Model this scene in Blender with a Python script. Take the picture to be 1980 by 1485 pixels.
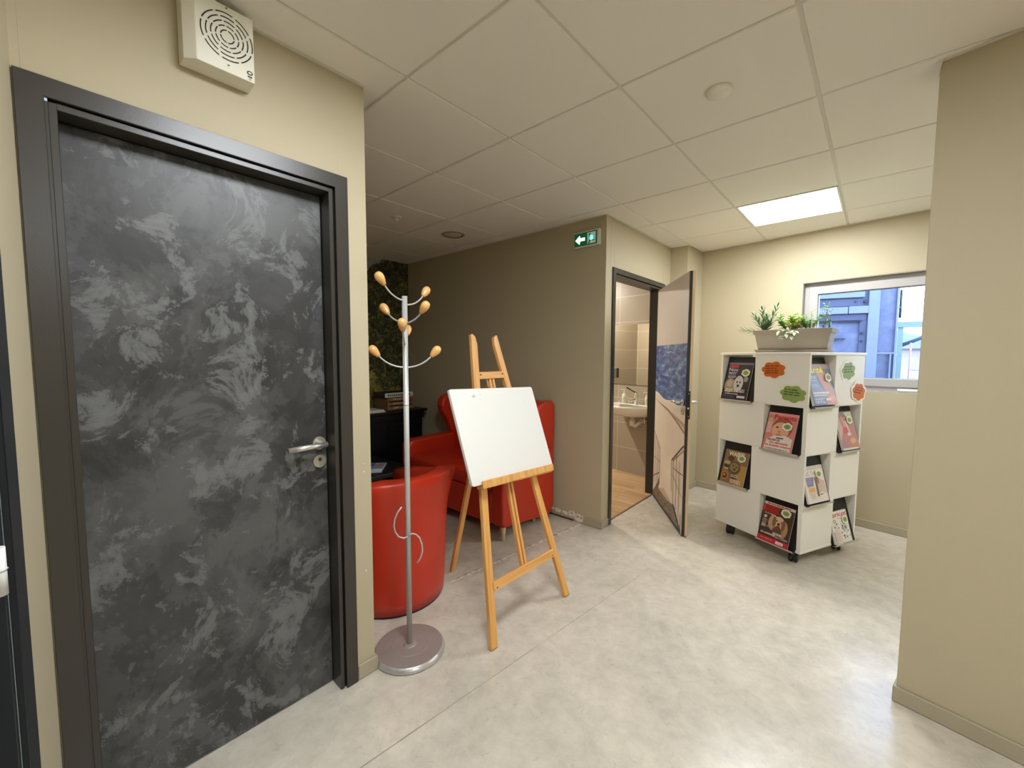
import bpy, bmesh, math, random
from mathutils import Vector, Matrix
random.seed(7)
scene = bpy.context.scene
for o in list(bpy.data.objects):
    bpy.data.objects.remove(o)
COL = scene.collection
H = 2.485

# ------------------------------------------------------------------ camera
CAM = Vector((1.4378, -0.9948, 1.4004))
YAW, PITCH, ROLL, FPX = -0.7245, -0.0688, 0.0039, 798.606
fw = Vector((math.sin(YAW)*math.cos(PITCH), math.cos(YAW)*math.cos(PITCH), math.sin(PITCH)))
rt = Vector((math.cos(YAW), -math.sin(YAW), 0))
up = rt.cross(fw)
rt2 = rt*math.cos(ROLL) + up*math.sin(ROLL)
up2 = rt2.cross(fw)
cd = bpy.data.cameras.new('camera')
cd.sensor_fit = 'HORIZONTAL'; cd.sensor_width = 36.0; cd.lens = 36.0*FPX/1980.0
cd.clip_start = 0.02; cd.clip_end = 200
camo = bpy.data.objects.new('camera', cd); COL.objects.link(camo)
camo.matrix_world = Matrix(((rt2.x, up2.x, -fw.x, CAM.x), (rt2.y, up2.y, -fw.y, CAM.y), (rt2.z, up2.z, -fw.z, CAM.z), (0, 0, 0, 1)))
scene.camera = camo

# ------------------------------------------------------------------ view, world, light levels
scene.view_settings.view_transform = 'Standard'
scene.view_settings.look = 'None'
scene.view_settings.exposure = 0.0
scene.view_settings.gamma = 1.0
scene.view_settings.use_curve_mapping = False
PANEL = 38.0           # emission of the ceiling light panels
PANEL_COL = (0.95, 1.0, 1.05)
WC_LIGHT = 1900.0
SKY = 9.0
world = bpy.data.worlds.new('sky'); scene.world = world; world.use_nodes = True
bgn = world.node_tree.nodes['Background']
bgn.inputs[0].default_value = (0.50, 0.68, 1.0, 1); bgn.inputs[1].default_value = SKY

# ------------------------------------------------------------------ materials
def lin(c):
    return tuple(((v/255)/12.92 if v/255 <= 0.04045 else ((v/255+0.055)/1.055)**2.4) for v in c)
MATS = {}
def M(name, rgb, rough=0.6, metal=0.0, bump=0.0, bscale=60.0, var=0.0, vscale=6.0, coat=0.0, spec=0.5, emit=None, estr=0.0, trans=0.0, sub=0.0):
    if name in MATS: return MATS[name]
    m = bpy.data.materials.new(name); m.use_nodes = True
    nt = m.node_tree; b = nt.nodes['Principled BSDF']
    c = (*lin(rgb), 1)
    b.inputs['Base Color'].default_value = c
    b.inputs['Roughness'].default_value = rough
    b.inputs['Metallic'].default_value = metal
    b.inputs['Specular IOR Level'].default_value = spec
    if coat: b.inputs['Coat Weight'].default_value = coat; b.inputs['Coat Roughness'].default_value = 0.1
    if trans: b.inputs['Transmission Weight'].default_value = trans
    if emit is not None:
        b.inputs['Emission Color'].default_value = (*emit, 1); b.inputs['Emission Strength'].default_value = estr
    tc = nt.nodes.new('ShaderNodeTexCoord')
    if var:
        n = nt.nodes.new('ShaderNodeTexNoise'); n.inputs['Scale'].default_value = vscale; n.inputs['Detail'].default_value = 5
        nt.links.new(tc.outputs['Object'], n.inputs['Vector'])
        mx = nt.nodes.new('ShaderNodeMix'); mx.data_type = 'RGBA'
        mx.inputs[6].default_value = tuple(min(1, v*(1-var)) for v in c[:3])+(1,)
        mx.inputs[7].default_value = tuple(min(1, v*(1+var)) for v in c[:3])+(1,)
        nt.links.new(n.outputs['Fac'], mx.inputs[0]); nt.links.new(mx.outputs[2], b.inputs['Base Color'])
    if bump:
        n = nt.nodes.new('ShaderNodeTexNoise'); n.inputs['Scale'].default_value = bscale; n.inputs['Detail'].default_value = 4
        nt.links.new(tc.outputs['Object'], n.inputs['Vector'])
        bp = nt.nodes.new('ShaderNodeBump'); bp.inputs['Strength'].default_value = bump; bp.inputs['Distance'].default_value = 0.002
        nt.links.new(n.outputs['Fac'], bp.inputs['Height']); nt.links.new(bp.outputs[0], b.inputs['Normal'])
    MATS[name] = m
    return m
def ink(rgb, rough=0.45):
    return M('ink_%d_%d_%d' % tuple(rgb), rgb, rough)

PAINT = M('greige_wall_paint', (183, 171, 142), 0.62, bump=0.15, bscale=180)
BASEB = M('greige_skirting', (168, 158, 134), 0.4)
CEILM = M('ceiling_tile', (236, 231, 220), 0.85, bump=0.1, bscale=300)
TBAR = M('ceiling_rail', (214, 209, 196), 0.5)
FRAME = M('dark_door_frame', (56, 52, 46), 0.32, bump=0.1, bscale=200)
BLACKGAP = M('black_gap', (8, 8, 8), 0.8)
WHITE = M('white_laminate', (238, 235, 224), 0.35)
PLW = M('white_plastic', (225, 222, 208), 0.4)
STEEL = M('brushed_steel', (216, 213, 204), 0.34, metal=0.85)
ALU = M('silver_paint', (192, 191, 187), 0.34, metal=0.3)
ALUD = M('silver_base', (156, 148, 141), 0.36, metal=0.3, var=0.12, vscale=5)
CHROME = M('chrome', (220, 220, 220), 0.08, metal=1.0)
KNOB = M('varnished_beech', (226, 172, 104), 0.22, coat=0.6, var=0.08, vscale=30)
RED = M('red_leather', (190, 48, 22), 0.36, bump=0.25, bscale=120, var=0.08, vscale=4)
BLACK = M('black_plastic', (14, 14, 15), 0.4)
BLACKW = M('black_painted_wood', (9, 9, 10), 0.45)
LEGW = M('pale_leg_wood', (200, 178, 140), 0.5)
CERAM = M('white_ceramic', (238, 234, 222), 0.12, coat=0.5)
UPVC = M('grey_window_frame', (176, 172, 168), 0.4)
SOIL = M('soil', (60, 45, 32), 0.9, bump=0.6, bscale=90)
PLANTER = M('taupe_planter', (134, 122, 105), 0.5)

def wood(name, c1, c2, sx=60, sz=4, rough=0.42, axis=2):
    if name in MATS: return MATS[name]
    m = bpy.data.materials.new(name); m.use_nodes = True; nt = m.node_tree; b = nt.nodes['Principled BSDF']
    tc = nt.nodes.new('ShaderNodeTexCoord'); mp = nt.nodes.new('ShaderNodeMapping')
    s = [sx, sx, sx]; s[axis] = sz
    mp.inputs['Scale'].default_value = s
    n = nt.nodes.new('ShaderNodeTexNoise'); n.inputs['Scale'].default_value = 1; n.inputs['Detail'].default_value = 4; n.inputs['Distortion'].default_value = 0.6
    r = nt.nodes.new('ShaderNodeValToRGB'); r.color_ramp.elements[0].position = 0.35; r.color_ramp.elements[1].position = 0.65
    r.color_ramp.elements[0].color = (*lin(c1), 1); r.color_ramp.elements[1].color = (*lin(c2), 1)
    nt.links.new(tc.outputs['Object'], mp.inputs[0]); nt.links.new(mp.outputs[0], n.inputs['Vector'])
    nt.links.new(n.outputs['Fac'], r.inputs[0]); nt.links.new(r.outputs[0], b.inputs['Base Color'])
    b.inputs['Roughness'].default_value = rough
    MATS[name] = m; return m
EASELW = wood('honey_beech', (206, 146, 74), (224, 170, 98), 45, 3, 0.4)
CRATEW = wood('crate_wood', (120, 88, 56), (150, 115, 76), 40, 40, 0.7)

def floor_mat():
    m = bpy.data.materials.new('grey_vinyl_floor'); m.use_nodes = True; nt = m.node_tree; b = nt.nodes['Principled BSDF']
    L = nt.links.new
    tc = nt.nodes.new('ShaderNodeTexCoord')
    def noise(s, d, dist=0.0, rough=0.55):
        n = nt.nodes.new('ShaderNodeTexNoise'); n.inputs['Scale'].default_value = s; n.inputs['Detail'].default_value = d
        n.inputs['Distortion'].default_value = dist; n.inputs['Roughness'].default_value = rough
        L(tc.outputs['Object'], n.inputs['Vector']); return n
    n1 = noise(1.6, 8, 0.4, 0.7); n2 = noise(11, 10, 0.35, 0.72)
    r1 = nt.nodes.new('ShaderNodeValToRGB'); r1.color_ramp.elements[0].position = 0.32; r1.color_ramp.elements[1].position = 0.68
    r1.color_ramp.elements[0].color = (*lin((186, 179, 164)), 1); r1.color_ramp.elements[1].color = (*lin((213, 204, 187)), 1)
    L(n1.outputs['Fac'], r1.inputs[0])
    r2 = nt.nodes.new('ShaderNodeValToRGB'); r2.color_ramp.elements[0].position = 0.36; r2.color_ramp.elements[1].position = 0.62
    r2.color_ramp.elements[0].color = (0.87, 0.865, 0.86, 1); r2.color_ramp.elements[1].color = (1.06, 1.055, 1.05, 1)
    L(n2.outputs['Fac'], r2.inputs[0])
    mx = nt.nodes.new('ShaderNodeMix'); mx.data_type = 'RGBA'; mx.blend_type = 'MULTIPLY'; mx.inputs[0].default_value = 1
    L(r1.outputs[0], mx.inputs[6]); L(r2.outputs[0], mx.inputs[7])
    # lens-shaped dark scuffs
    n3 = noise(30, 3, 1.0, 0.5)
    r3 = nt.nodes.new('ShaderNodeValToRGB'); r3.color_ramp.elements[0].position = 0.30; r3.color_ramp.elements[1].position = 0.36
    r3.color_ramp.elements[0].color = (0.90, 0.89, 0.88, 1); r3.color_ramp.elements[1].color = (1, 1, 1, 1)
    L(n3.outputs['Fac'], r3.inputs[0])
    mx2 = nt.nodes.new('ShaderNodeMix'); mx2.data_type = 'RGBA'; mx2.blend_type = 'MULTIPLY'; mx2.inputs[0].default_value = 1
    L(mx.outputs[2], mx2.inputs[6]); L(r3.outputs[0], mx2.inputs[7])
    L(mx2.outputs[2], b.inputs['Base Color'])
    b.inputs['Roughness'].default_value = 0.25
    b.inputs['Specular IOR Level'].default_value = 0.6
    bp = nt.nodes.new('ShaderNodeBump'); bp.inputs['Strength'].default_value = 0.12; bp.inputs['Distance'].default_value = 0.002
    n4 = noise(40, 3); L(n4.outputs['Fac'], bp.inputs['Height']); L(bp.outputs[0], b.inputs['Normal'])
    return m
FLOORM = floor_mat()

def slab_mat():
    # charcoal trowelled-plaster look of the big door
    m = bpy.data.materials.new('charcoal_plaster_door'); m.use_nodes = True; nt = m.node_tree; b = nt.nodes['Principled BSDF']
    L = nt.links.new; tc = nt.nodes.new('ShaderNodeTexCoord')
    mp = nt.nodes.new('ShaderNodeMapping'); mp.inputs['Rotation'].default_value = (math.radians(38), 0, 0); mp.inputs['Scale'].default_value = (1, 0.85, 1.2)
    L(tc.outputs['Object'], mp.inputs[0])
    def noise(s, d, dist, rough, off):
        n = nt.nodes.new('ShaderNodeTexNoise'); n.inputs['Scale'].default_value = s; n.inputs['Detail'].default_value = d
        n.inputs['Distortion'].default_value = dist; n.inputs['Roughness'].default_value = rough
        o = nt.nodes.new('ShaderNodeVectorMath'); o.operation = 'ADD'; o.inputs[1].default_value = (off, off*1.7, off*.3)
        L(mp.outputs[0], o.inputs[0]); L(o.outputs[0], n.inputs['Vector']); return n
    def ramp(n, stops):
        r = nt.nodes.new('ShaderNodeValToRGB')
        while len(r.color_ramp.elements) < len(stops): r.color_ramp.elements.new(0.5)
        for e, (p, v) in zip(r.color_ramp.elements, stops): e.position = p; e.color = (v, v, v, 1)
        L(n.outputs['Fac'], r.inputs[0]); return r
    base = ramp(noise(2.3, 9, 0.5, 0.66, 0), [(0.3, 0.020), (0.46, 0.032), (0.56, 0.052), (0.7, 0.070)])
    p1 = ramp(noise(3.4, 12, 0.3, 0.68, 4.1), [(0.0, 0.0), (0.46, 0.0), (0.475, 0.30), (0.53, 0.45), (0.545, 0.75), (0.66, 1.0)])
    p2 = ramp(noise(6.4, 12, 0.5, 0.74, 9.3), [(0.0, 0.0), (0.54, 0.0), (0.555, 0.6), (0.62, 1.0)])
    p3 = ramp(noise(4.2, 10, 0.4, 0.7, 15.7), [(0.0, 0.0), (0.53, 0.0), (0.55, 0.7), (1.0, 1.0)])
    c = base.outputs[0]
    for p, col, amt in ((p1, 0.100, 0.9), (p3, 0.020, 0.7), (p2, 0.165, 0.8)):
        f = nt.nodes.new('ShaderNodeMath'); f.operation = 'MULTIPLY'; f.inputs[1].default_value = amt
        L(p.outputs[0], f.inputs[0])
        mx = nt.nodes.new('ShaderNodeMix'); mx.data_type = 'RGBA'; mx.inputs[7].default_value = (col, col*1.01, col*0.985, 1)
        L(f.outputs[0], mx.inputs[0]); L(c, mx.inputs[6]); c = mx.outputs[2]
    L(c, b.inputs['Base Color']); b.inputs['Roughness'].default_value = 0.42
    return m
SLABM = slab_mat()

def tile_mat(name, rgb, joint, bw, rh, rough=0.35, ms=0.003, var=0.06):
    m = bpy.data.materials.new(name); m.use_nodes = True; nt = m.node_tree; b = nt.nodes['Principled BSDF']
    L = nt.links.new; tc = nt.nodes.new('ShaderNodeTexCoord'); sp = nt.nodes.new('ShaderNodeSeparateXYZ'); cb = nt.nodes.new('ShaderNodeCombineXYZ')
    L(tc.outputs['Object'], sp.inputs[0]); L(sp.outputs[0], cb.inputs[0]); L(sp.outputs[2], cb.inputs[1])
    br = nt.nodes.new('ShaderNodeTexBrick'); br.offset = 0; br.inputs['Scale'].default_value = 1
    br.inputs['Brick Width'].default_value = bw; br.inputs['Row Height'].default_value = rh; br.inputs['Mortar Size'].default_value = ms
    c = lin(rgb)
    br.inputs['Color1'].default_value = tuple(v*(1-var) for v in c)+(1,); br.inputs['Color2'].default_value = tuple(v*(1+var) for v in c)+(1,)
    br.inputs['Mortar'].default_value = (*lin(joint), 1)
    L(cb.outputs[0], br.inputs['Vector']); L(br.outputs['Color'], b.inputs['Base Color']); b.inputs['Roughness'].default_value = rough
    return m
TILEM = tile_mat('taupe_wall_tile', (166, 153, 134), (206, 194, 170), 0.6, 0.3)

def plank_mat():
    m = bpy.data.materials.new('wood_plank_floor'); m.use_nodes = True; nt = m.node_tree; b = nt.nodes['Principled BSDF']
    L = nt.links.new; tc = nt.nodes.new('ShaderNodeTexCoord')
    br = nt.nodes.new('ShaderNodeTexBrick'); br.inputs['Scale'].default_value = 1; br.inputs['Brick Width'].default_value = 0.9; br.inputs['Row Height'].default_value = 0.09
    br.inputs['Mortar Size'].default_value = 0.0012
    br.inputs['Color1'].default_value = (*lin((186, 150, 108)), 1); br.inputs['Color2'].default_value = (*lin((212, 182, 140)), 1); br.inputs['Mortar'].default_value = (*lin((110, 80, 52)), 1)
    L(tc.outputs['Object'], br.inputs['Vector'])
    mp = nt.nodes.new('ShaderNodeMapping'); mp.inputs['Scale'].default_value = (2, 40, 1); L(tc.outputs['Object'], mp.inputs[0])
    n = nt.nodes.new('ShaderNodeTexNoise'); n.inputs['Scale'].default_value = 1.5; n.inputs['Detail'].default_value = 5; L(mp.outputs[0], n.inputs['Vector'])
    r = nt.nodes.new('ShaderNodeValToRGB'); r.color_ramp.elements[0].position = .35; r.color_ramp.elements[1].position = .65
    r.color_ramp.elements[0].color = (.72, .66, .6, 1); r.color_ramp.elements[1].color = (1, 1, 1, 1); L(n.outputs['Fac'], r.inputs[0])
    mx = nt.nodes.new('ShaderNodeMix'); mx.data_type = 'RGBA'; mx.blend_type = 'MULTIPLY'; mx.inputs[0].default_value = 1
    L(br.outputs['Color'], mx.inputs[6]); L(r.outputs[0], mx.inputs[7]); L(mx.outputs[2], b.inputs['Base Color']); b.inputs['Roughness'].default_value = 0.4
    return m
PLANKM = plank_mat()

def ramp_noise_mat(name, stops, scale, detail=6, dist=0.0, mapscale=(1, 1, 1), rough=0.6, nrough=0.6, zgrad=None, rot=(0, 0, 0)):
    m = bpy.data.materials.new(name); m.use_nodes = True; nt = m.node_tree; b = nt.nodes['Principled BSDF']; L = nt.links.new
    tc = nt.nodes.new('ShaderNodeTexCoord'); mp = nt.nodes.new('ShaderNodeMapping'); mp.inputs['Scale'].default_value = mapscale; mp.inputs['Rotation'].default_value = rot
    L(tc.outputs['Object'], mp.inputs[0])
    n = nt.nodes.new('ShaderNodeTexNoise'); n.inputs['Scale'].default_value = scale; n.inputs['Detail'].default_value = detail; n.inputs['Distortion'].default_value = dist
    n.inputs['Roughness'].default_value = nrough
    L(mp.outputs[0], n.inputs['Vector'])
    r = nt.nodes.new('ShaderNodeValToRGB')
    while len(r.color_ramp.elements) < len(stops): r.color_ramp.elements.new(.5)
    for e, (p, c) in zip(r.color_ramp.elements, stops): e.position = p; e.color = (*lin(c), 1)
    f = n.outputs['Fac']
    if zgrad:
        sp = nt.nodes.new('ShaderNodeSeparateXYZ'); L(tc.outputs['Object'], sp.inputs[0])
        mr = nt.nodes.new('ShaderNodeMapRange'); mr.inputs[1].default_value = zgrad[0]; mr.inputs[2].default_value = zgrad[1]; mr.inputs[3].default_value = zgrad[2]; mr.inputs[4].default_value = zgrad[3]
        L(sp.outputs[2], mr.inputs[0])
        ad = nt.nodes.new('ShaderNodeMath'); ad.operation = 'ADD'; L(f, ad.inputs[0]); L(mr.outputs[0], ad.inputs[1]); f = ad.outputs[0]
    L(f, r.inputs[0]); L(r.outputs[0], b.inputs['Base Color']); b.inputs['Roughness'].default_value = rough
    return m

# ------------------------------------------------------------------ mesh helpers
class MB:
    def __init__(s): s.v = []; s.f = []; s.mi = []; s.mats = []; s.sm = []
    def mat(s, m):
        if m not in s.mats: s.mats.append(m)
        return s.mats.index(m)
    def add(s, verts, faces, m, T=None, smooth=False):
        o = len(s.v); k = s.mat(m)
        for p in verts:
            p = Vector(p); s.v.append(T @ p if T else p)
        for f in faces: s.f.append([o+i for i in f]); s.mi.append(k); s.sm.append(smooth)
        return s
    def box(s, a, b, m, T=None):
        x0, y0, z0 = a; x1, y1, z1 = b
        v = [(x0,y0,z0),(x1,y0,z0),(x1,y1,z0),(x0,y1,z0),(x0,y0,z1),(x1,y0,z1),(x1,y1,z1),(x0,y1,z1)]
        return s.add(v, [(0,3,2,1),(4,5,6,7),(0,1,5,4),(1,2,6,5),(2,3,7,6),(3,0,4,7)], m, T)
    def prism(s, poly, z0, z1, m, T=None, smooth=False):
        a = sum(poly[i][0]*poly[(i+1) % len(poly)][1]-poly[(i+1) % len(poly)][0]*poly[i][1] for i in range(len(poly)))
        if a < 0: poly = poly[::-1]
        n = len(poly)
        v = [(x, y, z0) for x, y in poly]+[(x, y, z1) for x, y in poly]
        s.add(v, [tuple(range(n))[::-1], tuple(range(n, 2*n))], m, T)
        s.add(v, [(i, (i+1) % n, n+(i+1) % n, n+i) for i in range(n)], m, T, smooth); return s
    def loft(s, rings, m, T=None, caps=True, smooth=True, closed=True):
        n = len(rings[0]); v = [p for r in rings for p in r]; f = []
        for k in range(len(rings)-1):
            for i in range(n if closed else n-1):
                j = (i+1) % n
                f.append((k*n+i, k*n+j, (k+1)*n+j, (k+1)*n+i))
        s.add(v, f, m, T, smooth)
        if caps: s.add(v, [tuple(range(n))[::-1], tuple(range((len(rings)-1)*n, len(rings)*n))], m, T)
        return s
    def lathe(s, prof, m, T=None, seg=32, smooth=True):
        rings = [[(r*math.cos(2*math.pi*i/seg), r*math.sin(2*math.pi*i/seg), z) for i in range(seg)] for r, z in prof]
        return s.loft(rings, m, T, True, smooth)
    def cyl(s, p0, p1, r0, m, r1=None, seg=16, T=None):
        p0 = Vector(p0); p1 = Vector(p1); d = p1-p0; q = d.to_track_quat('Z', 'Y').to_matrix().to_4x4(); TT = Matrix.Translation(p0) @ q
        if T: TT = T @ TT
        return s.lathe([(r0, 0), (r1 if r1 is not None else r0, d.length)], m, TT, seg)
    def tube(s, pts, r, m, seg=8, T=None):
        pts = [Vector(p) for p in pts]; rings = []
        rr = r if isinstance(r, (list, tuple)) else [r]*len(pts)
        nrm = None
        for i, p in enumerate(pts):
            d = (pts[min(i+1, len(pts)-1)]-pts[max(i-1, 0)]).normalized()
            if nrm is None:
                nrm = d.orthogonal().normalized()
            nrm = (nrm-d*nrm.dot(d)).normalized(); b = d.cross(nrm)
            rings.append([p+(nrm*math.cos(2*math.pi*k/seg)+b*math.sin(2*math.pi*k/seg))*rr[i] for k in range(seg)])
        return s.loft(rings, m, T)
    def build(s, name, parent=None, bevel=0, seg=2, subsurf=0, origin=None, matrix=None):
        me = bpy.data.meshes.new(name)
        Mi = matrix.inverted() if matrix is not None else (Matrix.Translation(Vector(origin)).inverted() if origin is not None else Matrix.Identity(4))
        me.from_pydata([Mi @ v for v in s.v], [], s.f)
        for m in s.mats: me.materials.append(m)
        me.polygons.foreach_set('material_index', s.mi); me.polygons.foreach_set('use_smooth', s.sm)
        me.update()
        bm = bmesh.new(); bm.from_mesh(me); bmesh.ops.remove_doubles(bm, verts=bm.verts, dist=1e-6); bmesh.ops.recalc_face_normals(bm, faces=bm.faces); bm.to_mesh(me); bm.free()
        o = bpy.data.objects.new(name, me); COL.objects.link(o)
        mw = matrix if matrix is not None else (Matrix.Translation(Vector(origin)) if origin is not None else Matrix.Identity(4))
        if parent is not None:
            o.parent = parent
            o.matrix_parent_inverse = Matrix.Identity(4)
            o.matrix_basis = WM[parent.name].inverted() @ mw
        else: o.matrix_basis = mw
        WM[o.name] = mw
        if subsurf:
            sb = o.modifiers.new('s', 'SUBSURF'); sb.levels = subsurf; sb.render_levels = subsurf
        if bevel:
            bv = o.modifiers.new('b', 'BEVEL'); bv.width = bevel; bv.segments = seg; bv.limit_method = 'ANGLE'; bv.angle_limit = math.radians(40); bv.harden_normals = False
        return o
    def flat(s, name, parent, T):    # thin printed artwork: no normal recalculation
        me = bpy.data.meshes.new(name); Ti = T.inverted(); me.from_pydata([Ti @ v for v in s.v], [], s.f)
        for m in s.mats: me.materials.append(m)
        me.polygons.foreach_set('material_index', s.mi); me.update()
        o = bpy.data.objects.new(name, me); COL.objects.link(o)
        if parent is not None:
            o.parent = parent; o.matrix_basis = WM[parent.name].inverted() @ T
        else: o.matrix_basis = T
        WM[o.name] = T.copy()
        return o
WM = {}
def thing(name, label, cat, loc=(0, 0, 0), group=None):
    o = bpy.data.objects.new(name, None); COL.objects.link(o); o.empty_display_size = 0.1
    o.location = loc; WM[o.name] = Matrix.Translation(Vector(loc))
    o['label'] = label; o['category'] = cat
    if group: o['group'] = group
    return o
def tag(o, label, cat, group=None):
    o['label'] = label; o['category'] = cat
    if group: o['group'] = group
    return o
def struct(o): o['kind'] = 'structure'; return o
def frame(o, ex, ey):
    ex = Vector(ex).normalized(); ey = Vector(ey).normalized(); n = ex.cross(ey)
    return Matrix(((ex.x, ey.x, n.x, o[0]), (ex.y, ey.y, n.y, o[1]), (ex.z, ey.z, n.z, o[2]), (0, 0, 0, 1)))

_T = {}
def text_geo(s, bold=0.0):
    key = (s, bold)
    if key in _T: return _T[key]
    cu = bpy.data.curves.new('t', 'FONT'); cu.body = s; cu.offset = bold; cu.resolution_u = 3
    ob = bpy.data.objects.new('t', cu); COL.objects.link(ob)
    dg = bpy.context.evaluated_depsgraph_get(); me = bpy.data.meshes.new_from_object(ob.evaluated_get(dg))
    v = [tuple(p.co[:2]) for p in me.vertices]; f = [tuple(p.vertices) for p in me.polygons]
    bpy.data.objects.remove(ob); bpy.data.curves.remove(cu); bpy.data.meshes.remove(me)
    x0 = min(p[0] for p in v); x1 = max(p[0] for p in v); y0 = min(p[1] for p in v); y1 = max(p[1] for p in v)
    v = [((p[0]-x0)/(x1-x0), (p[1]-y0)/(y1-y0)) for p in v]
    _T[key] = (v, f); return _T[key]
class Art(MB):
    """flat printed artwork; coordinates 0..w, 0..h in the sheet's own plane, each later element a hair above the earlier one"""
    def __init__(s, T, w=1, h=1, lift=0.0004, z0=0.0005): super().__init__(); s.T = T; s.w = w; s.h = h; s.k = 0; s.lift = lift; s.z0 = z0
    def _z(s): s.k += 1; return s.z0+s.lift*0.35*s.k
    def P(s, pts, col):
        z = s._z(); m = ink(col) if isinstance(col, tuple) else col
        pts = [(x*s.w, y*s.h, z) for x, y in pts]
        a = sum(pts[i][0]*pts[(i+1) % len(pts)][1]-pts[(i+1) % len(pts)][0]*pts[i][1] for i in range(len(pts)))
        if a < 0: pts = pts[::-1]
        s.add(pts, [tuple(range(len(pts)))], m, s.T); return s
    def R(s, x0, y0, x1, y1, col): return s.P([(x0, y0), (x1, y0), (x1, y1), (x0, y1)], col)
    def E(s, cx, cy, rx, ry, col, n=20, rot=0):
        return s.P([(cx+(rx*math.cos(a)*math.cos(rot)-ry*math.sin(a)*math.sin(rot)), cy+(rx*math.cos(a)*math.sin(rot)+ry*math.sin(a)*math.cos(rot))) for a in [2*math.pi*i/n for i in range(n)]], col)
    def t(s, txt, x0, y0, x1, y1, col, bold=0.0, slant=0.0):
        z = s._z(); v, f = text_geo(txt, bold)
        s.add([((x0+(x1-x0)*p[0]+slant*p[1])*s.w, (y0+(y1-y0)*p[1])*s.h, z) for p in v], f, ink(col), s.T); return s
def cloud(cx, cy, rx, ry, n=7, amp=0.13, ph=0.3, seg=56):
    return [(cx+rx*(1-amp+amp*abs(math.sin(n*a/2+ph))*1.6)*math.cos(a), cy+ry*(1-amp+amp*abs(math.sin(n*a/2+ph))*1.6)*math.sin(a)) for a in [2*math.pi*i/seg for i in range(seg)]]

# ------------------------------------------------------------------ the setting
def wy(x): return 3.62-0.145*x            # inner line of the window wall
DW = Vector((0.98965, -0.1435, 0)); NW = Vector((0.1435, 0.98965, 0))   # direction and outward normal of that skewed wall

fl = MB(); fl.prism([(-2.95, -0.2), (-0.6, -0.2), (-0.6, -2.3), (4.7, -2.3), (4.7, wy(4.7)+.1), (-0.02, wy(-0.02)+.05), (-0.215, 3.7), (-0.215, 2.03), (-2.95, 2.0)], -0.06, 0.0, FLOORM)
struct(fl.build('floor'))
fl = MB(); fl.prism([(-2.3, 2.0), (-0.215, 2.03), (-0.215, 3.7), (-2.3, 4.0)], -0.06, -0.001, PLANKM)
struct(fl.build('floor'))

def paint_wall(name, polys, extra=None, mat=PAINT):
    w = MB()
    for poly, z0, z1 in polys: w.prism(poly, z0, z1, mat)
    if extra: extra(w)
    return struct(w.build(name, bevel=0.0015, seg=1))
ZT = H+0.02
def chips(w):
    m = M('bare_plaster', (232, 226, 206), 0.8)
    for y, z, r in ((-0.118, 0.905, .0035), (-0.118, 0.94, .002), (-0.117, 0.47, .0035)):
        w.cyl((-.1795, y, z), (-.1782, y, z), r, m, seg=8)
# door wall on the left of the picture
paint_wall('wall_left', [([(-.30, -.20), (-.179, -.20), (-.179, -.084), (-.30, -.084)], 0, ZT),
                         ([(-.30, -1.00), (-.179, -1.00), (-.179, -.20), (-.30, -.20)], 2.08, ZT),
                         ([(-.30, -1.35), (-.179, -1.35), (-.179, -1.00), (-.30, -1.00)], 0, ZT)], chips)
paint_wall('wall_alcove_left', [([(-2.95, -.20), (-.30, -.20), (-.30, -.084), (-2.95, -.084)], 0, ZT)])
paint_wall('wall_alcove_right', [([(-2.95, 1.925), (-.179, 1.925), (-.179, 2.0), (-2.95, 2.0)], 0, ZT)])
paint_wall('wall_washroom_front', [([(-.28, 2.0), (-.179, 2.0), (-.179, 2.062), (-.28, 2.062)], 0, ZT),
                             ([(-.28, 2.062), (-.179, 2.062), (-.179, 3.065), (-.28, 3.065)], 2.08, ZT),
                             ([(-.28, 3.065), (-.179, 3.065), (-.179, 3.24), (-.28, 3.24)], 0, ZT),
                             ([(-.28, 3.24), (-.012, 3.245), (.02, 3.75), (-.28, 3.75)], 0, ZT)])
# skewed wall with the window
WX0, WX1, WZ0, WZ1 = 0.905, 2.35, 1.12, 2.05
def sk(x, d): return (x+NW.x*d, wy(x)+NW.y*d)
def skw(a, b): return [sk(a, 0), sk(b, 0), sk(b, .28), sk(a, .28)]
paint_wall('wall_window', [(skw(-.02, WX0), 0, ZT), (skw(WX0, WX1), 0, WZ0), (skw(WX0, WX1), WZ1, ZT), (skw(WX1, 4.5), 0, ZT)])
# right-hand partition, same skew
RW = Vector((1.557, 1.243, 0)); RD = Vector((.9806, -.196, 0)); RN = Vector((.196, .9806, 0))
q = [RW, RW+RD*3.2, RW+RD*3.2+RN*.14, RW+RN*.14]
paint_wall('wall_right', [([(p.x, p.y) for p in q], 0, ZT)])
paint_wall('wall_far_right', [([(4.3, .6), (4.45, .6), (4.45, 3.2), (4.3, 3.2)], 0, ZT)])
BW = Vector((-.179, -1.016, 0)); BD = Vector((.98965, -.1435, 0)); BN = Vector((.1435, .98965, 0))
def bk(t, d): p = BW+BD*t+BN*d; return (p.x, p.y)
paint_wall('wall_back', [([bk(-.1, 0), bk(.29, 0), bk(.29, -.14), bk(-.1, -.14)], 0, ZT),
                         ([bk(.29, 0), bk(1.17, 0), bk(1.17, -.14), bk(.29, -.14)], 2.08, ZT),
                         ([bk(1.17, 0), bk(4.95, 0), bk(4.95, -.14), bk(1.17, -.14)], 0, ZT)])
paint_wall('wall_hall_end', [([(4.5, -2.2), (4.65, -2.2), (4.65, 1.0), (4.5, 1.0)], 0, ZT)])

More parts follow.
